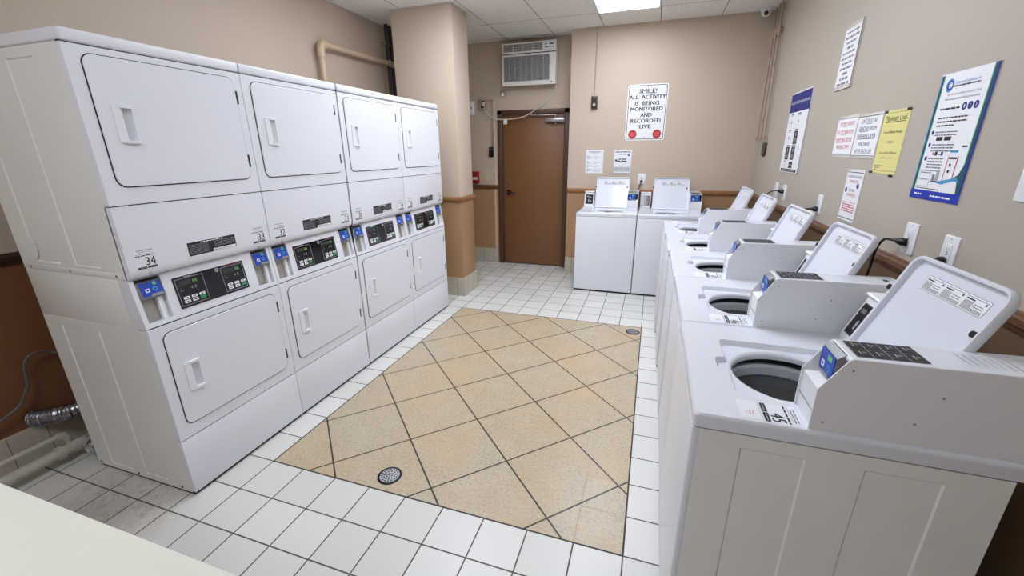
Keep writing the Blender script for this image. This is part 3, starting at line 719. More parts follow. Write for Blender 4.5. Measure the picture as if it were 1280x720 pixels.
# ============================================================ AIR CONDITIONER
t = tag(empty('air_conditioner', (.37, YD, 2.37)), 'white window-style air conditioner mounted high on the wall above the brown door', 'air conditioner')
x0, x1, z0, z1, yf = .023, .714, 2.372, 2.852, 4.515
Mt = Matrix.Translation((-.37, -YD, -2.37))
MB(Mt).box(x0+.012, x1-.006, yf+.02, YD, z0+.01, z1-.005, AC_W, bev=.004).build('housing', t)
Fa = Mt @ FR((x0, yf, z0), (1, 0, 0), (0, 0, 1)); w_, h_ = x1-x0, z1-z0
b = MB(Fa); b.plate(0, w_, 0, h_, [(.018, w_*.75, h_*.80, h_*.965), (.018, w_*.885, h_*.10, h_*.69)], .022, AC_W, floor=DARK)
b.rect(.0, w_, h_*.735, h_*.755, .0006, DARK)
b.build('front_panel', t, smooth=False)
b = MB(Fa)
for k in range(5): zz = h_*.81+k*.0165; b.box(.02, w_*.75-.002, zz, zz+.005, -.018, -.004, SILVER)
for k in range(1, 4): xx = .018+k*(w_*.75-.018)/4; b.box(xx-.004, xx+.004, h_*.80, h_*.965, -.02, -.002, AC_W)
b.build('air_louvre', t, smooth=False)
b = MB(Fa); n = 22
for k in range(n): zz = h_*.10+(k+.35)*(h_*.59)/n; b.box(.018, w_*.885, zz, zz+.0062, -.012, -.002, AC_G)
for k in range(1, 8): xx = .018+k*(w_*.885-.018)/8; b.box(xx-.006, xx+.006, h_*.10, h_*.69, -.015, -.0015, AC_G)
b.build('intake_grille', t, smooth=False)
b = MB(Fa); b.rect(w_*.79, w_*.97, h_*.83, h_*.95, .0006, PAPER).rect(w_*.88, w_*.955, h_*.905, h_*.935, .0012, INK).rect(w_*.80, w_*.83, h_*.90, h_*.94, .0012, GREYINK).words(w_*.80, w_*.96, h_*.855, .010, INK, .0012)
b.build('control_panel', t, smooth=False)
MB(Fa).disc(w_*.93, h_*.05, .009, .0012, INK).build('logo_badge', t, smooth=False)
cp = [(.700, 4.60, 2.375), (.690, 4.63, 2.30), (.60, 4.63, 2.20), (.50, 4.63, 2.13), (.417, 4.63, 2.085), (.33, 4.63, 2.035), (.237, 4.63, 2.005), (.12, 4.63, 1.99), (-.004, 4.63, 1.988), (-.10, 4.63, 1.992), (-.159, 4.63, 2.010), (-.225, 4.625, 2.055), (-.258, 4.615, 2.095), (-.278, 4.61, 2.15), (-.29, 4.61, 2.18)]
b = MB(Mt); b.tube(smooth_path(cp), .0062, CORDW, 8).box(-.312, -.268, 4.598, 4.6275, 2.165, 2.215, CORDW, bev=.006).build('power_cord', t)
b = MB(Mt); b.box(-.006, .046, 4.615, 4.622, 1.925, 1.985, PAPER, bev=.002).words(.002, .04, 1.95, .004, GREYINK, M=FR((0, 4.6145, 0), (1, 0, 0), (0, 0, 1))).build('cord_tag', t)

# ============================================================ WALL FITTINGS
def wall_frame(wall, a, z):    # frame with origin at the left-bottom corner as seen from the room
    if wall == 'R': return FR((XR, a, z), (0, -1, 0), (0, 0, 1))
    if wall == 'B': return FR((a, YB, z), (1, 0, 0), (0, 0, 1))
    if wall == 'D': return FR((a, YD, z), (1, 0, 0), (0, 0, 1))
def outlet(wall, a, z, w_, h_, label, plug=False, decora=True, name='power_outlet'):
    L = wall_frame(wall, a+(-w_/2 if wall == 'R' else w_/2), z); t = empty(name); t.matrix_world = L
    tag(t, label, 'power outlet', 'white power outlets')
    b = MB(); b.prism(rr(-w_/2, w_/2, 0, h_, .006), 0, .006, 'Z', PLASTIC, bev=.003); b.build('cover_plate', t)
    b = MB(); b.prism(rr(-.017, .017, h_*.22, h_*.78, .003), .005, .008, 'Z', PLASTIC, bev=.001)
    for zc in (h_*.36, h_*.64):
        b.rect(-.008, -.006, zc-.006, zc+.006, .0084, INK).rect(.005, .007, zc-.005, zc+.005, .0084, INK).disc(0, zc-.011, .003, .0084, INK)
    b.rect(-.006, .006, h_*.485, h_*.515, .0084, GREYINK); b.build('receptacle', t)
    b = MB()
    for zc in (h_*.08, h_*.92): b.disc(0, zc, .0035, .0064, SILVER)
    b.build('screws', t, smooth=False)
outlet('R', 1.162, 1.148, .090, .130, 'white outlet on the right wall with an arching black cord, behind washer 46')
outlet('R', .899, 1.140, .084, .132, 'white rectangular outlet on the right wall behind the lid of washer 45')
outlet('R', 2.250, 1.166, .082, .126, 'white outlet on the right wall below the paper notices, partly behind an open lid')
outlet('R', 3.350, 1.168, .100, .132, 'left one of the pair of white outlets below the blue-headed poster')
outlet('R', 3.093, 1.168, .100, .126, 'right one of the pair of white outlets below the blue-headed poster, with a black plug')
outlet('B', 1.787, 1.187, .088, .124, 'white outlet on the back wall between the two raised washer lids')
b = MB(wall_frame('R', .652, 1.42)); b.prism(rr(0, .09, 0, .12, .006), 0, .006, 'Z', PLASTIC, bev=.003); p = b.build('wall_plate')
tag(p, 'white blank plate on the right wall at the right edge of the picture', 'wall plate')
def plug_cord(pts, label, name='plug_cord', r=.0055):
    P = [V(p) for p in pts]; t = tag(empty(name, pts[0]), label, 'power cord', 'black washer power cords'); M = Matrix.Translation(-P[0])
    d = (P[1]-P[0]); MB(M).tube(smooth_path(pts), r, BLACK, 8).build('cord', t)
    MB(M).tube([P[0], P[0]+d*.35, P[0]+d*.8], .014, BLACK, 10, rad=[.016, .017, .009]).build('plug', t)
plug_cord([(3.010, 1.118, 1.197), (2.98, 1.165, 1.197), (2.975, 1.215, 1.190), (2.975, 1.255, 1.155), (2.975, 1.272, 1.108), (2.975, 1.280, 1.03), (2.95, 1.28, .80), (2.92, 1.27, .45)], 'arching black cord plugged into the right wall outlet behind washer 46')
plug_cord([(3.010, .858, 1.18), (2.975, .865, 1.175), (2.95, .92, 1.12), (2.93, .95, 1.0), (2.90, .95, .7)], 'black cord plugged in behind the lid of washer 45')
plug_cord([(3.010, 2.21, 1.20), (2.975, 2.225, 1.20), (2.94, 2.30, 1.17), (2.92, 2.33, 1.05), (2.90, 2.33, .8)], 'black cord plugged into the outlet below the paper notices')
plug_cord([(3.010, 3.043, 1.24), (2.97, 3.08, 1.245), (2.955, 3.20, 1.225), (2.945, 3.30, 1.17), (2.93, 3.34, 1.0), (2.90, 3.35, .7)], 'black cord plugged into the right one of the paired outlets')
plug_cord([(1.832, 4.420, 1.222), (1.830, 4.395, 1.212), (1.812, 4.40, 1.15), (1.80, 4.405, 1.06), (1.795, 4.41, .8)], 'black cord hanging from the outlet between the two back wall washers')

b = MB(wall_frame('D', -.366, 2.115)); b.prism(rr(0, .125, 0, .135, .006), 0, .030, 'Z', COND, bev=.004)
t = empty('outlet_box'); b.build('metal_box', t); t.location = (0, 0, 0); tag(t, 'beige surface outlet box high left of the door feeding the air conditioner', 'outlet box')
t.location = (-.304, YD, 2.115); t.children[0].location = (.304, -YD, -2.115)
MB(Matrix.Translation((.304, -YD, -2.115))@wall_frame('D', -.34, 2.13)).prism(rr(.01, .065, .01, .10, .004), .029, .0315, 'Z', DARK).build('receptacle', t)
b = MB(); b.box(-.245, -.172, YD-.014, YD, 2.222, 2.240, COND, bev=.002).box(-.190, -.172, YD-.014, YD, 1.64, 2.240, COND, bev=.002)
tag(b.build('cable_raceway'), 'thin beige cable channel running from the outlet box down to the black card reader', 'cable channel')
b = MB(); b.box(-.232, -.166, YD-.028, YD, 1.508, 1.640, BLACK, bev=.006); b.box(-.21, -.188, YD-.0295, YD-.027, 1.60, 1.61, GREYINK)
tag(b.build('access_card_reader'), 'small black card reader on the wall left of the brown door', 'card reader')
t = tag(empty('light_switch', (-.29, YD, 1.182)), 'ivory light switch plate left of the brown door', 'light switch')
b = MB(FR((0, 0, 0), (1, 0, 0), (0, 0, 1))); b.prism(rr(-.040, .040, 0, .13, .005), 0, .006, 'Z', PLASTIC_W, bev=.002); b.build('switch_plate', t)
b = MB(FR((0, 0, 0), (1, 0, 0), (0, 0, 1))); b.prism(rr(-.006, .006, .053, .077, .001), .005, .014, 'Z', PLASTIC_W); b.build('toggle', t)
t = tag(empty('fire_alarm_pull_station', (-.44, YD, 1.15)), 'red fire alarm pull station on the alcove wall beside the column', 'fire alarm')
Fp = FR((0, 0, 0), (1, 0, 0), (0, 0, 1))
MB(Fp).prism(rr(-.058, .046, 0, .165, .008), 0, .045, 'Z', REDP, bev=.006).build('alarm_body', t)
b = MB(Fp); b.prism(rr(-.04, .03, .05, .085, .003), .044, .052, 'Z', PAPER, bev=.002).text('PULL', -.005, .0675, .05, .016, RED, .0525).build('pull_handle', t)
b = MB(FR((-.53, YD, 2.06), (1, 0, 0), (0, 0, 1))); b.prism(rr(0, .085, 0, .17, .006), 0, .04, 'Z', PLASTIC, bev=.004).disc(.06, .085, .012, .0405, GREYINK)
tag(b.build('door_chime_box'), 'small white box high on the alcove wall just right of the column', 'wall box')
b = MB(FR((-.02, YD, 2.308), (1, 0, 0), (0, 0, 1)))
b.prism([(.055*math.cos(math.pi/8+i*math.pi/4), .055*math.sin(math.pi/8+i*math.pi/4)) for i in range(8)], 0, .003, 'Z', COND)
b.cyl((0, 0, 0), (0, -.008, .03), .012, PLASTIC, 10).box(-.018, .018, -.035, -.012, .002, .03, PLASTIC, bev=.004)
tag(b.build('wire_stub'), 'small patched hole with a white wire stub under the air conditioner', 'wire stub')
# key box with its wire on the back wall
t = tag(empty('push_button_box', (1.218, YB, 2.055)), 'small dark metal push-button box on the back wall left of the white SMILE sign', 'switch box')
b = MB(Fp); b.prism(rr(-.036, .036, 0, .14, .004), 0, .03, 'Z', OLIVE, bev=.003).build('metal_box', t)
MB(Fp).cyl((0, .045, .03), (0, .045, .045), .016, CHROME, 14).build('push_button', t)
MB(Fp).rect(-.02, .02, .08, .12, .0305, BLACK).build('button_plate', t)
MB(Fp).cyl((-.006, .14, .006), (-.006, H-2.055-.002, .006), .006, COND, 8).build('conduit', t)
# small dark plate on the right wall near the corner
b = MB(wall_frame('R', 4.06, 1.52)); b.prism(rr(0, .13, 0, .12, .004), 0, .02, 'Z', OLIVE, bev=.003).disc(.065, .09, .012, .0205, INK).box(.05, .08, -.012, .0, .002, .016, OLIVE)
tag(b.build('thermostat_plate'), 'small dark metal plate on the right wall just below the three pipes', 'wall plate')
# dome camera
t = tag(empty('dome_camera', (2.895, 4.33, H)), 'white dome security camera on the ceiling in the far right corner', 'security camera')
b = MB(); b.lathe([(.0005, 0), (.055, 0), (.055, -.022), (.048, -.030), (.0005, -.030)], (0, 0), PLASTIC, 24).build('base', t)
b = MB(); b.lathe([(.046, -.026), (.046, -.04), (.040, -.058), (.026, -.072), (.0005, -.078)], (0, 0), PLASTIC, 24).build('dome', t)
d = (CAM-V((2.895, 4.33, H-.05))).normalized(); b = MB(); p = V((0, 0, -.045)); b.cyl(p+d*.02, p+d*.050, .020, BLACK, 16).build('lens', t)
# three painted pipes on the right wall
for (yb, yt, lab) in ((4.302, 4.341, 'nearest the corner'), (4.136, 4.235, 'in the middle of the three'), (3.988, 4.12, 'farthest from the corner')):
    b = MB(); x = XR-.030
    b.cyl((x, yb, 1.69), (x, yt, H-.001), .0095, COND, 12)
    f = (2.66-1.69)/(H-1.69); yc = yb+(yt-yb)*f
    b.cyl((x, yc-.002, 2.62), (x, yc+.001, 2.70), .019, COND, 12)
    b.cyl((x, yb, 1.675), (x, yb, 1.70), .018, COND, 12).box(x-.002, XR, yb-.03, yb+.03, 1.672, 1.682, COND).cyl((x-.012, yb-.028, 1.66), (x-.012, yb-.028, 1.69), .008, COND, 8)
    b.box(x-.004, XR, yc-.03, yc+.03, 2.655, 2.668, COND)
    tag(b.build('conduit_pipe'), 'beige painted vertical pipe on the right wall, ' + lab, 'pipe', 'painted pipes in the far right corner')

# pipes on the left wall above the dryers
xp = XL+.065
b = MB(); b.tube([(xp, 2.445, .9), (xp, 2.445, 2.47), (xp, 2.455, 2.50), (xp, 2.485, 2.515), (xp, 3.47, 2.530)], .026, PIPEBEIGE, 16)
b.cyl((xp, 2.445, 2.40), (xp, 2.445, 2.46), .034, PIPEBEIGE, 16).tube([(xp, 2.445, 2.455), (xp, 2.447, 2.485), (xp, 2.462, 2.507), (xp, 2.49, 2.516), (xp, 2.53, 2.516)], .035, PIPEBEIGE, 16)
tag(b.build('water_pipe'), 'beige painted pipe bending along the left wall above the dryers', 'pipe')
for y, lab in ((3.525, 'left'), (3.605, 'right')):
    b = MB(); b.cyl((xp, y, 0), (xp, y, H-.001), .022, PIPEDARK, 14).cyl((xp, y, 2.50), (xp, y, 2.56), .030, COND, 14).box(XL, xp, y-.035, y+.035, 2.72, 2.74, COND)
    tag(b.build('riser_pipe'), 'dark vertical pipe in the gap behind the column, the %s of two' % lab, 'pipe', 'dark pipes behind the column')

# behind the nearest dryer
dp = tag(empty('drain_pipe', (-.90, -.3, 0)), 'grey-white drain pipe with a thinner branch, on the floor beside the nearest dryer', 'pipe'); Mp = Matrix.Translation((.90, .3, 0))
b = MB(Mp); b.tube([(-.90, -1.2, .072), (-.90, .045, .072), (-.90, .9, .072)], .028, PVC, 14).cyl((-.90, -.075, .072), (-.90, -.045, .072), .036, PVC, 14).cyl((-.90, -.01, .072), (-.90, .03, .072), .036, PVC, 14)
for y in (-.9, .6): b.box(-.92, -.88, y-.02, y+.02, 0, .05, PVC)
b.build('main_pipe', dp)
b = MB(Mp); b.tube([(-.905, -1.2, .165), (-.905, -.045, .162), (-.905, -.02, .155), (-.905, -.010, .135), (-.905, -.010, .098)], .013, PVC, 12)
b.tube([(-.905, -.05, .162), (-.905, -.022, .157), (-.905, -.010, .132)], .019, PVC, 12).box(XL+.012, -.905, -.66, -.64, .158, .168, PVC)
b.build('branch_pipe', dp)
def flex(path, r, label):
    P = smooth_path(path, 10); rad = []
    Q = []
    for i in range(len(P)-1):
        for k in range(2): Q.append(P[i].lerp(P[i+1], k/2))
    Q.append(P[-1]); rad = [r*(1.0 if i % 2 else .86)*random.uniform(.95, 1.05) for i in range(len(Q))]
    b = MB(); b.tube(Q, r, FOIL, 18, rad=rad); tag(b.build('foil_duct', angle=20), label, 'dryer duct', 'crinkled foil ducts behind the nearest dryer')
flex([(-1.04, -.060, .262), (-.99, -.025, .258), (-.93, .03, .262), (-.86, .13, .27), (-.79, .22, .275), (-.722, .235, .275)], .046, 'silver foil duct running from the left wall to the back of the nearest dryer')
flex([(-.835, .055, .10), (-.79, .035, .085), (-.765, .05, .085), (-.765, .16, .10), (-.765, .26, .12)], .040, 'short end of silver foil duct on the floor behind the nearest dryer')
cp = [(-.723, .30, .53), (-.85, .22, .56), (-1.0, .11, .570), (-1.0, .065, .597), (-1.0, .030, .606), (-1.0, -.006, .588), (-1.0, -.027, .545), (-1.0, -.036, .463), (-1.0, -.064, .409), (-1.0, -.112, .352), (-1.005, -.25, .31), (-1.03, -.45, .31), (-1.045, -.5, .31)]
b = MB(); b.tube(smooth_path(cp), .0065, CORDG, 8); tag(b.build('dryer_power_cord'), 'grey cord looping from the back of the nearest dryer along the brown wall', 'power cord')

# floor drains
def drain(x, y, label):
    t = tag(empty('floor_drain', (x, y, 0)), label, 'floor drain', 'round floor drains')
    b = MB(); b.lathe([(.062, .0003), (.061, .0026), (.050, .0026), (.050, .001)], (0, 0), GLOSS, 32); b.build('drain_rim', t)
    b = MB(); b.lathe([(.050, .001), (.049, .0038), (.0003, .0045)], (0, 0), CHROME, 32)
    for r, n in ((0, 1), (.014, 6), (.028, 11), (.041, 16)):
        for k in range(n): an = 2*math.pi*k/n; b.disc(r*math.cos(an), r*math.sin(an), .0042, .0049, GLOSS, n=8)
    b.build('strainer', t)
drain(.817, .398, 'round metal floor drain at the near end of the diagonal brown tiles')
drain(1.913, 2.615, 'round metal floor drain at the far right corner of the brown tiles')

# ============================================================ SIGNS AND NOTICES
def sheet(name, wall, a, z, w_, h_, paper, label, cat, group=None, th=.0015, corner=.001, holder=None):
    t = empty(name); t.matrix_world = wall_frame(wall, a, z)
    tag(t, label, cat, group)
    if holder: MB().prism(rr(0, w_, 0, h_, .004), 0, .003, 'Z', ACRYL, bev=.001).build('acrylic_holder', t)
    return t
# SMILE sign (back wall)
t = sheet('warning_sign', 'B', 1.598, 1.692, .440, .608, PAPER, 'white metal sign reading SMILE! ALL ACTIVITY IS BEING MONITORED AND RECORDED LIVE', 'sign')
W_, H_ = .445, .608; b = MB(); b.prism(rr(0, W_, 0, H_, .03), .001, .0045, 'Z', PAPER)
ou = rr(.012, W_-.012, .012, H_-.012, .022); inn = rr(.018, W_-.018, .018, H_-.018, .017)
for i in range(len(ou)): j = (i+1) % len(ou); b.quad([(*ou[i], .0049), (*ou[j], .0049), (*inn[j], .0049), (*inn[i], .0049)], INK)
for s, f, wd in (('SMILE!', .12, .195), ('ALL  ACTIVITY', .225, .40), ('IS  BEING', .335, .265), ('MONITORED', .435, .355), ('AND', .54, .125), ('RECORDED', .645, .335), ('LIVE', .75, .125)):
    for e in (-.0020, 0, .0020): b.text(s, W_/2+e, H_*(1-f), wd, .043, INK, .0050+e*.05)
b.rect(.13, .315, H_*.835, H_*.835+.004, .005, INK)
b.disc(W_/2, H_-.03, .005, .005, GREYINK).disc(W_/2, .035, .005, .005, GREYINK)
b.build('sign_plate', t, smooth=False)
for x in (.085, W_-.085):
    b = MB(); b.disc(x, .068, .050, .0053, INK, n=8).disc(x, .068, .047, .0056, RED, n=24).words(x-.028, x+.026, .080, .008, PINK, .006).words(x-.03, x+.03, .066, .008, PINK, .006).words(x-.022, x+.022, .052, .007, PINK, .006)
    b.build('red_sticker', t, smooth=False)
# two papers under it
t = sheet('paper_notice', 'B', 1.142, 1.312, .216, .278, PAPER, 'white printed paper taped to the back wall, directly under the push-button box', 'notice')
b = MB(); b.rect(0, .216, 0, .278, .0006, PAPER).words(.04, .18, .252, .009, GREYINK, .001).words(.06, .15, .238, .004, PALEINK, .001)
for k, y in enumerate((.205, .19, .175, .135, .12, .09, .078, .048, .036, .024)): b.words(.015, .045 if k % 3 == 0 else .07, y, .006, GREYINK, .001).words(.09, .19 if k % 2 else .14, y-.004, .004, PALEINK, .001)
b.build('paper', t, smooth=False)
t = sheet('framed_notice', 'B', 1.484, 1.300, .214, .290, PAPER, 'white notice in a clear holder on the back wall, above a raised washer lid', 'notice', holder=1)
b = MB(); b.rect(.008, .206, .006, .282, .0034, PAPER).words(.02, .19, .262, .010, INK, .004).words(.05, .15, .236, .010, GREYINK, .004).words(.06, .15, .178, .012, INK, .004).words(.04, .16, .155, .012, INK, .004)
b.disc(.175, .225, .012, .0042, NAVY).disc(.03, .165, .013, .0042, NAVY).rect(.01, .2, .096, .099, .004, INK)
for k in range(5): b.words(.012, .2, .082-k*.011, .006, GREYINK, .004)
b.rect(.0, .214, .012, .016, .004, INK); b.build('paper', t, smooth=False)

# A : blue headed instruction poster
t = sheet('instruction_poster', 'R', 3.30, 1.395, .515, .615, PAPER, 'white instruction poster with a blue header near the far corner of the right wall', 'poster')
w_, h_ = .515, .615; b = MB(); b.prism(rr(0, w_, 0, h_, .004), .002, .008, 'Z', PAPER); z = .0085
b.rect(.0, .006, 0, h_, z, GREYINK).rect(w_-.012, w_, 0, h_-.12, z, INK).rect(.006, w_-.004, h_-.15, h_-.008, z, NAVY)
b.text('Laundry Card Operating Instructions', w_/2, h_-.078, .46, .032, PAPER, z+.0006)
def panel(x, y, dark):
    b.words(x+.01, x+.09, y+.105, .008, INK, z)
    if dark:
        b.rect(x, x+.095, y-.005, y+.095, z, INK); b.disc(x+.048, y+.07, .014, z+.0005, PALEINK)
        for k in range(3): b.words(x+.02, x+.078, y+.038-k*.013, .008, PALEINK, z+.0005)
    else:
        b.words(x+.01, x+.08, y+.092, .006, PALEINK, z).disc(x+.05, y+.045, .012, z, GREYINK).words(x+.02, x+.07, y+.015, .004, PALEINK, z)
for x, y, dk in ((.07, .345, 0), (.25, .345, 0), (.07, .225, 0), (.25, .225, 1), (.10, .105, 1), (.25, .105, 1), (.07, .04, 0), (.25, .0, 0)):
    if (x, y) != (.25, .0): panel(x, y, dk)
b.rect(.25, .345, .035, .085, z, INK).words(.262, .333, .06, .010, PALEINK, z+.0005)
b.rect(.05, .47, .006, .028, z, INK).text('OPERATING  HELP', .26, .017, .34, .011, PAPER, z+.0006)
b.build('poster_board', t, smooth=False)
# B : high white sign
t = sheet('wall_sign', 'R', 2.365, 1.922, .245, .358, PAPER, 'white text sign in a clear holder, highest on the right wall', 'sign')
w_, h_ = .245, .358; b = MB(); b.prism(rr(0, w_, 0, h_, .004), .001, .008, 'Z', ACRYL).rect(w_-.008, w_, .0, h_, .0084, INK)
b.build('acrylic_holder', t, smooth=False)
b = MB(); b.rect(.008, w_-.012, .022, h_-.020, .0088, PAPER); z = .0092
for k, (wd, h2) in enumerate(((.17, .012), (.19, .014), (.13, .013), (.08, .018), (.18, .013), (.19, .012), (.15, .014), (.17, .014), (.07, .018), (.12, .018), (.18, .016))):
    b.words(w_/2-wd/2, w_/2+wd/2, h_-.042-k*.0285, h2*.8, GREYINK, z)
b.build('paper', t, smooth=False)
# C, D notices
t = sheet('framed_notice', 'R', 2.186, 1.528, .280, .232, PAPER, 'white notice with red lettering about pet hair, left of the lint notice', 'notice', holder=1)
b = MB(); b.rect(.006, .274, .018, .214, .0034, PAPER); z = .0038
for s, y, wd, m_ in (('YOU MUST REMOVE', .186, .20, RED), ('ALL PET HAIR FROM', .142, .215, RED), ('EVERYTHING BEFORE', .098, .225, RED), ('WASHING THEM', .058, .18, RED)): b.text(s, .14, y, wd, .023, m_, z)
b.rect(.09, .155, .170, .172, z, RED).rect(.08, .17, .127, .129, z, RED).rect(.03, .16, .083, .085, z, RED).rect(0, .28, .015, .018, z, GREYINK).rect(0, .28, .214, .2165, z, GREYINK)
b.build('paper', t, smooth=False)
t = sheet('framed_notice', 'R', 1.902, 1.526, .284, .226, PAPER, 'white notice with black lettering about removing lint, between the red-lettered and yellow notices', 'notice', holder=1)
b = MB(); b.rect(.006, .276, .016, .210, .0034, PAPER); z = .0038
for s, y, wd in (('LINT MUST BE', .188, .17), ('REMOVED FROM', .151, .195), ('WASHER & DRYER', .113, .215), ('MACHINES', .073, .125), ('AFTER EACH USE', .036, .20)):
    b.text(s, .14, y, wd, .022, INK, z)
b.rect(.11, .17, .173, .1755, z, INK).rect(.045, .15, .136, .1385, z, INK).rect(.035, .245, .098, .1005, z, INK).rect(0, .284, .013, .016, z, GREYINK).rect(0, .284, .210, .213, z, INK)
b.build('paper', t, smooth=False)
# E yellow
t = sheet('yellow_notice', 'R', 1.612, 1.460, .232, .288, YELLOW, 'yellow paper notice headed Maximum Load, on the right wall', 'notice')
b = MB(); b.rect(0, .232, 0, .288, .0012, YELLOW); z = .0016
b.text('Maximum Load', .116, .252, .185, .026, INK, z).rect(.024, .208, .233, .236, z, INK).text('1 Load of Washer Machine', .114, .190, .175, .013, INK, z).text('= 100 lbs =', .114, .145, .085, .013, GREYINK, z)
b.text('1 Load of Dryer Machine', .114, .095, .170, .013, INK, z).text('( 100 minutes )', .114, .072, .10, .010, GREYINK, z)
for k in range(3): b.words(.02, .09-k*.02, .036-k*.009, .004, GREYINK, z)
b.rect(0, .232, .012, .014, z, GREYINK).rect(0, .232, .275, .277, z, GREYINK); b.build('paper', t, smooth=False)
b = MB()
for x, y in ((-.012, .278), (.196, .278), (-.025, -.002), (.178, -.012)): b.rect(x, x+.04, y, y+.010, .002, INK)
b.build('tape', t, smooth=False)
# F narrow notice
t = sheet('framed_notice', 'R', 1.888, 1.180, .220, .288, PAPER, 'white notice giving wash and dry minutes in red, lowest on the right wall', 'notice', holder=1)
b = MB(); b.rect(.008, .212, .012, .280, .0034, PAPER); z = .0038
b.rect(.01, .21, .270, .274, z, INK).text('WASHING MACHINES', .11, .250, .175, .014, INK, z).text('30 MINUTES', .11, .224, .11, .015, RED, z).text('DRYERS', .11, .176, .07, .014, INK, z).text('60 MINUTES', .11, .152, .11, .016, RED, z)
b.disc(.172, .203, .014, z, NAVY).disc(.035, .176, .014, z, NAVY).rect(.02, .2, .110, .112, z, RED)
for k in range(4): b.words(.03, .19, .098-k*.012, .006, RED, z)
b.rect(.01, .21, .022, .026, z, INK); b.build('paper', t, smooth=False)
# G big poster
t = sheet('laundry_poster', 'R', 1.209, 1.379, .315, .468, PAPER, 'large white laundry poster with green and blue side borders and a blue foot, right wall', 'poster')
w_, h_ = .315, .468; b = MB(); b.prism(rr(0, w_, 0, h_, .001), .0005, .003, 'Z', PAPER); z = .0033
def G(fx0, fx1, fy0, fy1, m_, dz=0): b.rect(fx0*w_, fx1*w_, fy0*h_, fy1*h_, z+dz, m_)
G(0, .055, .02, .99, SKYB); G(.02, .065, .02, .99, TEAL, .0003); G(.065, .073, .06, .99, LIME, .0004)
G(.955, 1, .0, 1, NAVY); G(.915, .955, .02, 1, TEAL, .0003); G(.903, .915, .06, 1, LIME, .0002); G(0, 1, 0, .075, ROYAL, .0005)
b.quad([(.915*w_, .05*h_, z+.0004), (.94*w_, .05*h_, z+.0004), (.94*w_, .42*h_, z+.0004), (.915*w_, .30*h_, z+.0004), (.86*w_, .22*h_, z+.0004), (.75*w_, .18*h_, z+.0004), (.86*w_, .20*h_, z+.0004)], TEAL)
b.disc(.21*w_, .905*h_, .024, z+.0004, SKYB).disc(.215*w_, .905*h_, .017, z+.0006, BLUE_P).disc(.225*w_, .905*h_, .011, z+.0008, PAPER).text('C', .22*w_, .905*h_, .012, .016, BLUE_P, z+.001)
b.text('Commercial Laundries, Inc.', .53*w_, .917*h_, .145, .012, SKYB, z+.0004).words(.30*w_, .76*w_, .892*h_, .005, INK, z+.0004)
b.text('Pay with your phone or Laundry Card', .51*w_, .832*h_, .185, .011, GREYINK, z+.0004, shear=.2).text('Now accepted on all laundry machines', .50*w_, .796*h_, .195, .011, GREYINK, z+.0004, shear=.2)
b.words(.15*w_, .52*w_, .725*h_, .006, INK, z+.0004)
for k in range(3): b.disc((.60+k*.10)*w_, .730*h_, .0135, z+.0004, NAVY).text('123'[k], (.60+k*.10)*w_, .730*h_, .006, .012, PAPER, z+.0008)
for k in range(3): b.words(.16*w_, (.72 if k < 2 else .50)*w_, (.655-k*.030)*h_, .005, INK, z+.0004)
for (y, n_) in ((.545, 2), (.445, 3), (.335, 5)):
    b.disc(.135*w_, y*h_, .0085, z+.0004, NAVY)
    for k in range(n_): b.words(.19*w_, (.62 if n_ < 5 else .50)*w_, (y-k*.024)*h_, .0045, GREYINK, z+.0004)
b.rect(.24*w_, .37*w_, .478*h_, .508*h_, z+.0004, INK).rect(.40*w_, .53*w_, .478*h_, .508*h_, z+.0004, INK)
b.rect(.25*w_, .28*w_, .365*h_, .385*h_, z+.0004, RED).rect(.30*w_, .35*w_, .36*h_, .39*h_, z+.0004, INK).rect(.37*w_, .41*w_, .365*h_, .375*h_, z+.0004, SKYB).rect(.42*w_, .46*w_, .36*h_, .39*h_, z+.0004, NAVY)
b.rect(.60*w_, .74*w_, .385*h_, .402*h_, z+.0004, SKYB).rect(.78*w_, .87*w_, .425*h_, .437*h_, z+.0004, INK)
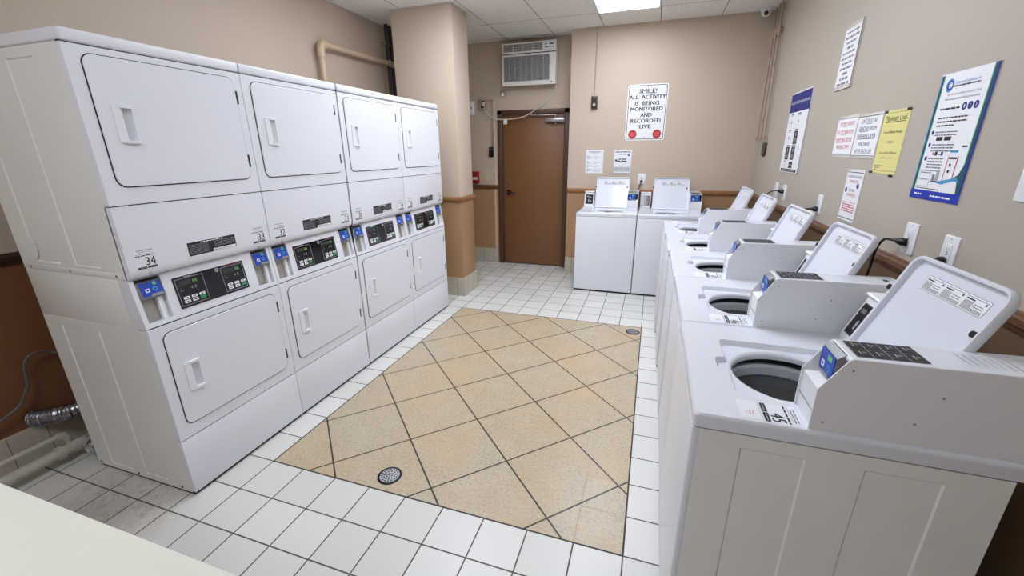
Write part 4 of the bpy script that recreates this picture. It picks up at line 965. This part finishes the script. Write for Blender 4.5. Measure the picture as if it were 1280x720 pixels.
b.rect(.585*w_, .60*w_, .17*h_, .36*h_, z+.0004, PINK).rect(.76*w_, .775*w_, .18*h_, .36*h_, z+.0004, RED).rect(.61*w_, .75*w_, .335*h_, .350*h_, z+.0006, INK).disc(.66*w_, .29*h_, .006, z+.0006, INK).disc(.66*w_, .24*h_, .006, z+.0006, INK)
b.quad([(.42*w_, .150*h_, z+.0005), (.60*w_, .135*h_, z+.0005), (.80*w_, .17*h_, z+.0005), (.92*w_, .165*h_, z+.0005), (.85*w_, .195*h_, z+.0005), (.66*w_, .175*h_, z+.0005), (.55*w_, .16*h_, z+.0005)], SKYB)
b.rect(.37*w_, .50*w_, .15*h_, .158*h_, z+.0007, INK).rect(.38*w_, .43*w_, .16*h_, .21*h_, z+.0007, GREYINK).rect(.45*w_, .51*w_, .16*h_, .24*h_, z+.0007, PALEINK)
for q in ((.10, .34, .235, .238), (.10, .34, .105, .108), (.10, .105, .105, .238), (.335, .34, .105, .238)): G(*q, GREYINK, .0004)
b.words(.12*w_, .32*w_, .220*h_, .004, GREYINK, z+.0004).words(.13*w_, .30*w_, .165*h_, .006, PALEINK, z+.0004).words(.10*w_, .60*w_, .09*h_, .003, INK, z+.0004)
b.words(.10*w_, .26*w_, .04*h_, .006, PAPER, z+.0009).words(.45*w_, .85*w_, .035*h_, .006, PAPER, z+.0009)
b.build('poster_sheet', t, smooth=False)

# ============================================================ FOLDING TABLE (near left)
x0, x1, y0, y1 = -.15, 1.45, -1.42, -.706
t = tag(empty('folding_table', ((x0+x1)/2, (y0+y1)/2, 0)), 'cream laminate table top in the near left corner of the picture', 'table')
M = Matrix.Translation((-(x0+x1)/2, -(y0+y1)/2, 0))
MB(M).box(x0, x1, y0, y1, .87, .90, LAMIN, bev=.004).build('tabletop', t)
for x in (x0+.08, x1-.08):
    for y in (y0+.08, y1-.08): MB(M).cyl((x, y, 0), (x, y, .87), .018, CHROME, 12).build('leg', t)
MB(M).box(x0+.06, x1-.06, y0+.06, y1-.06, .83, .87, SILVER).build('apron', t)
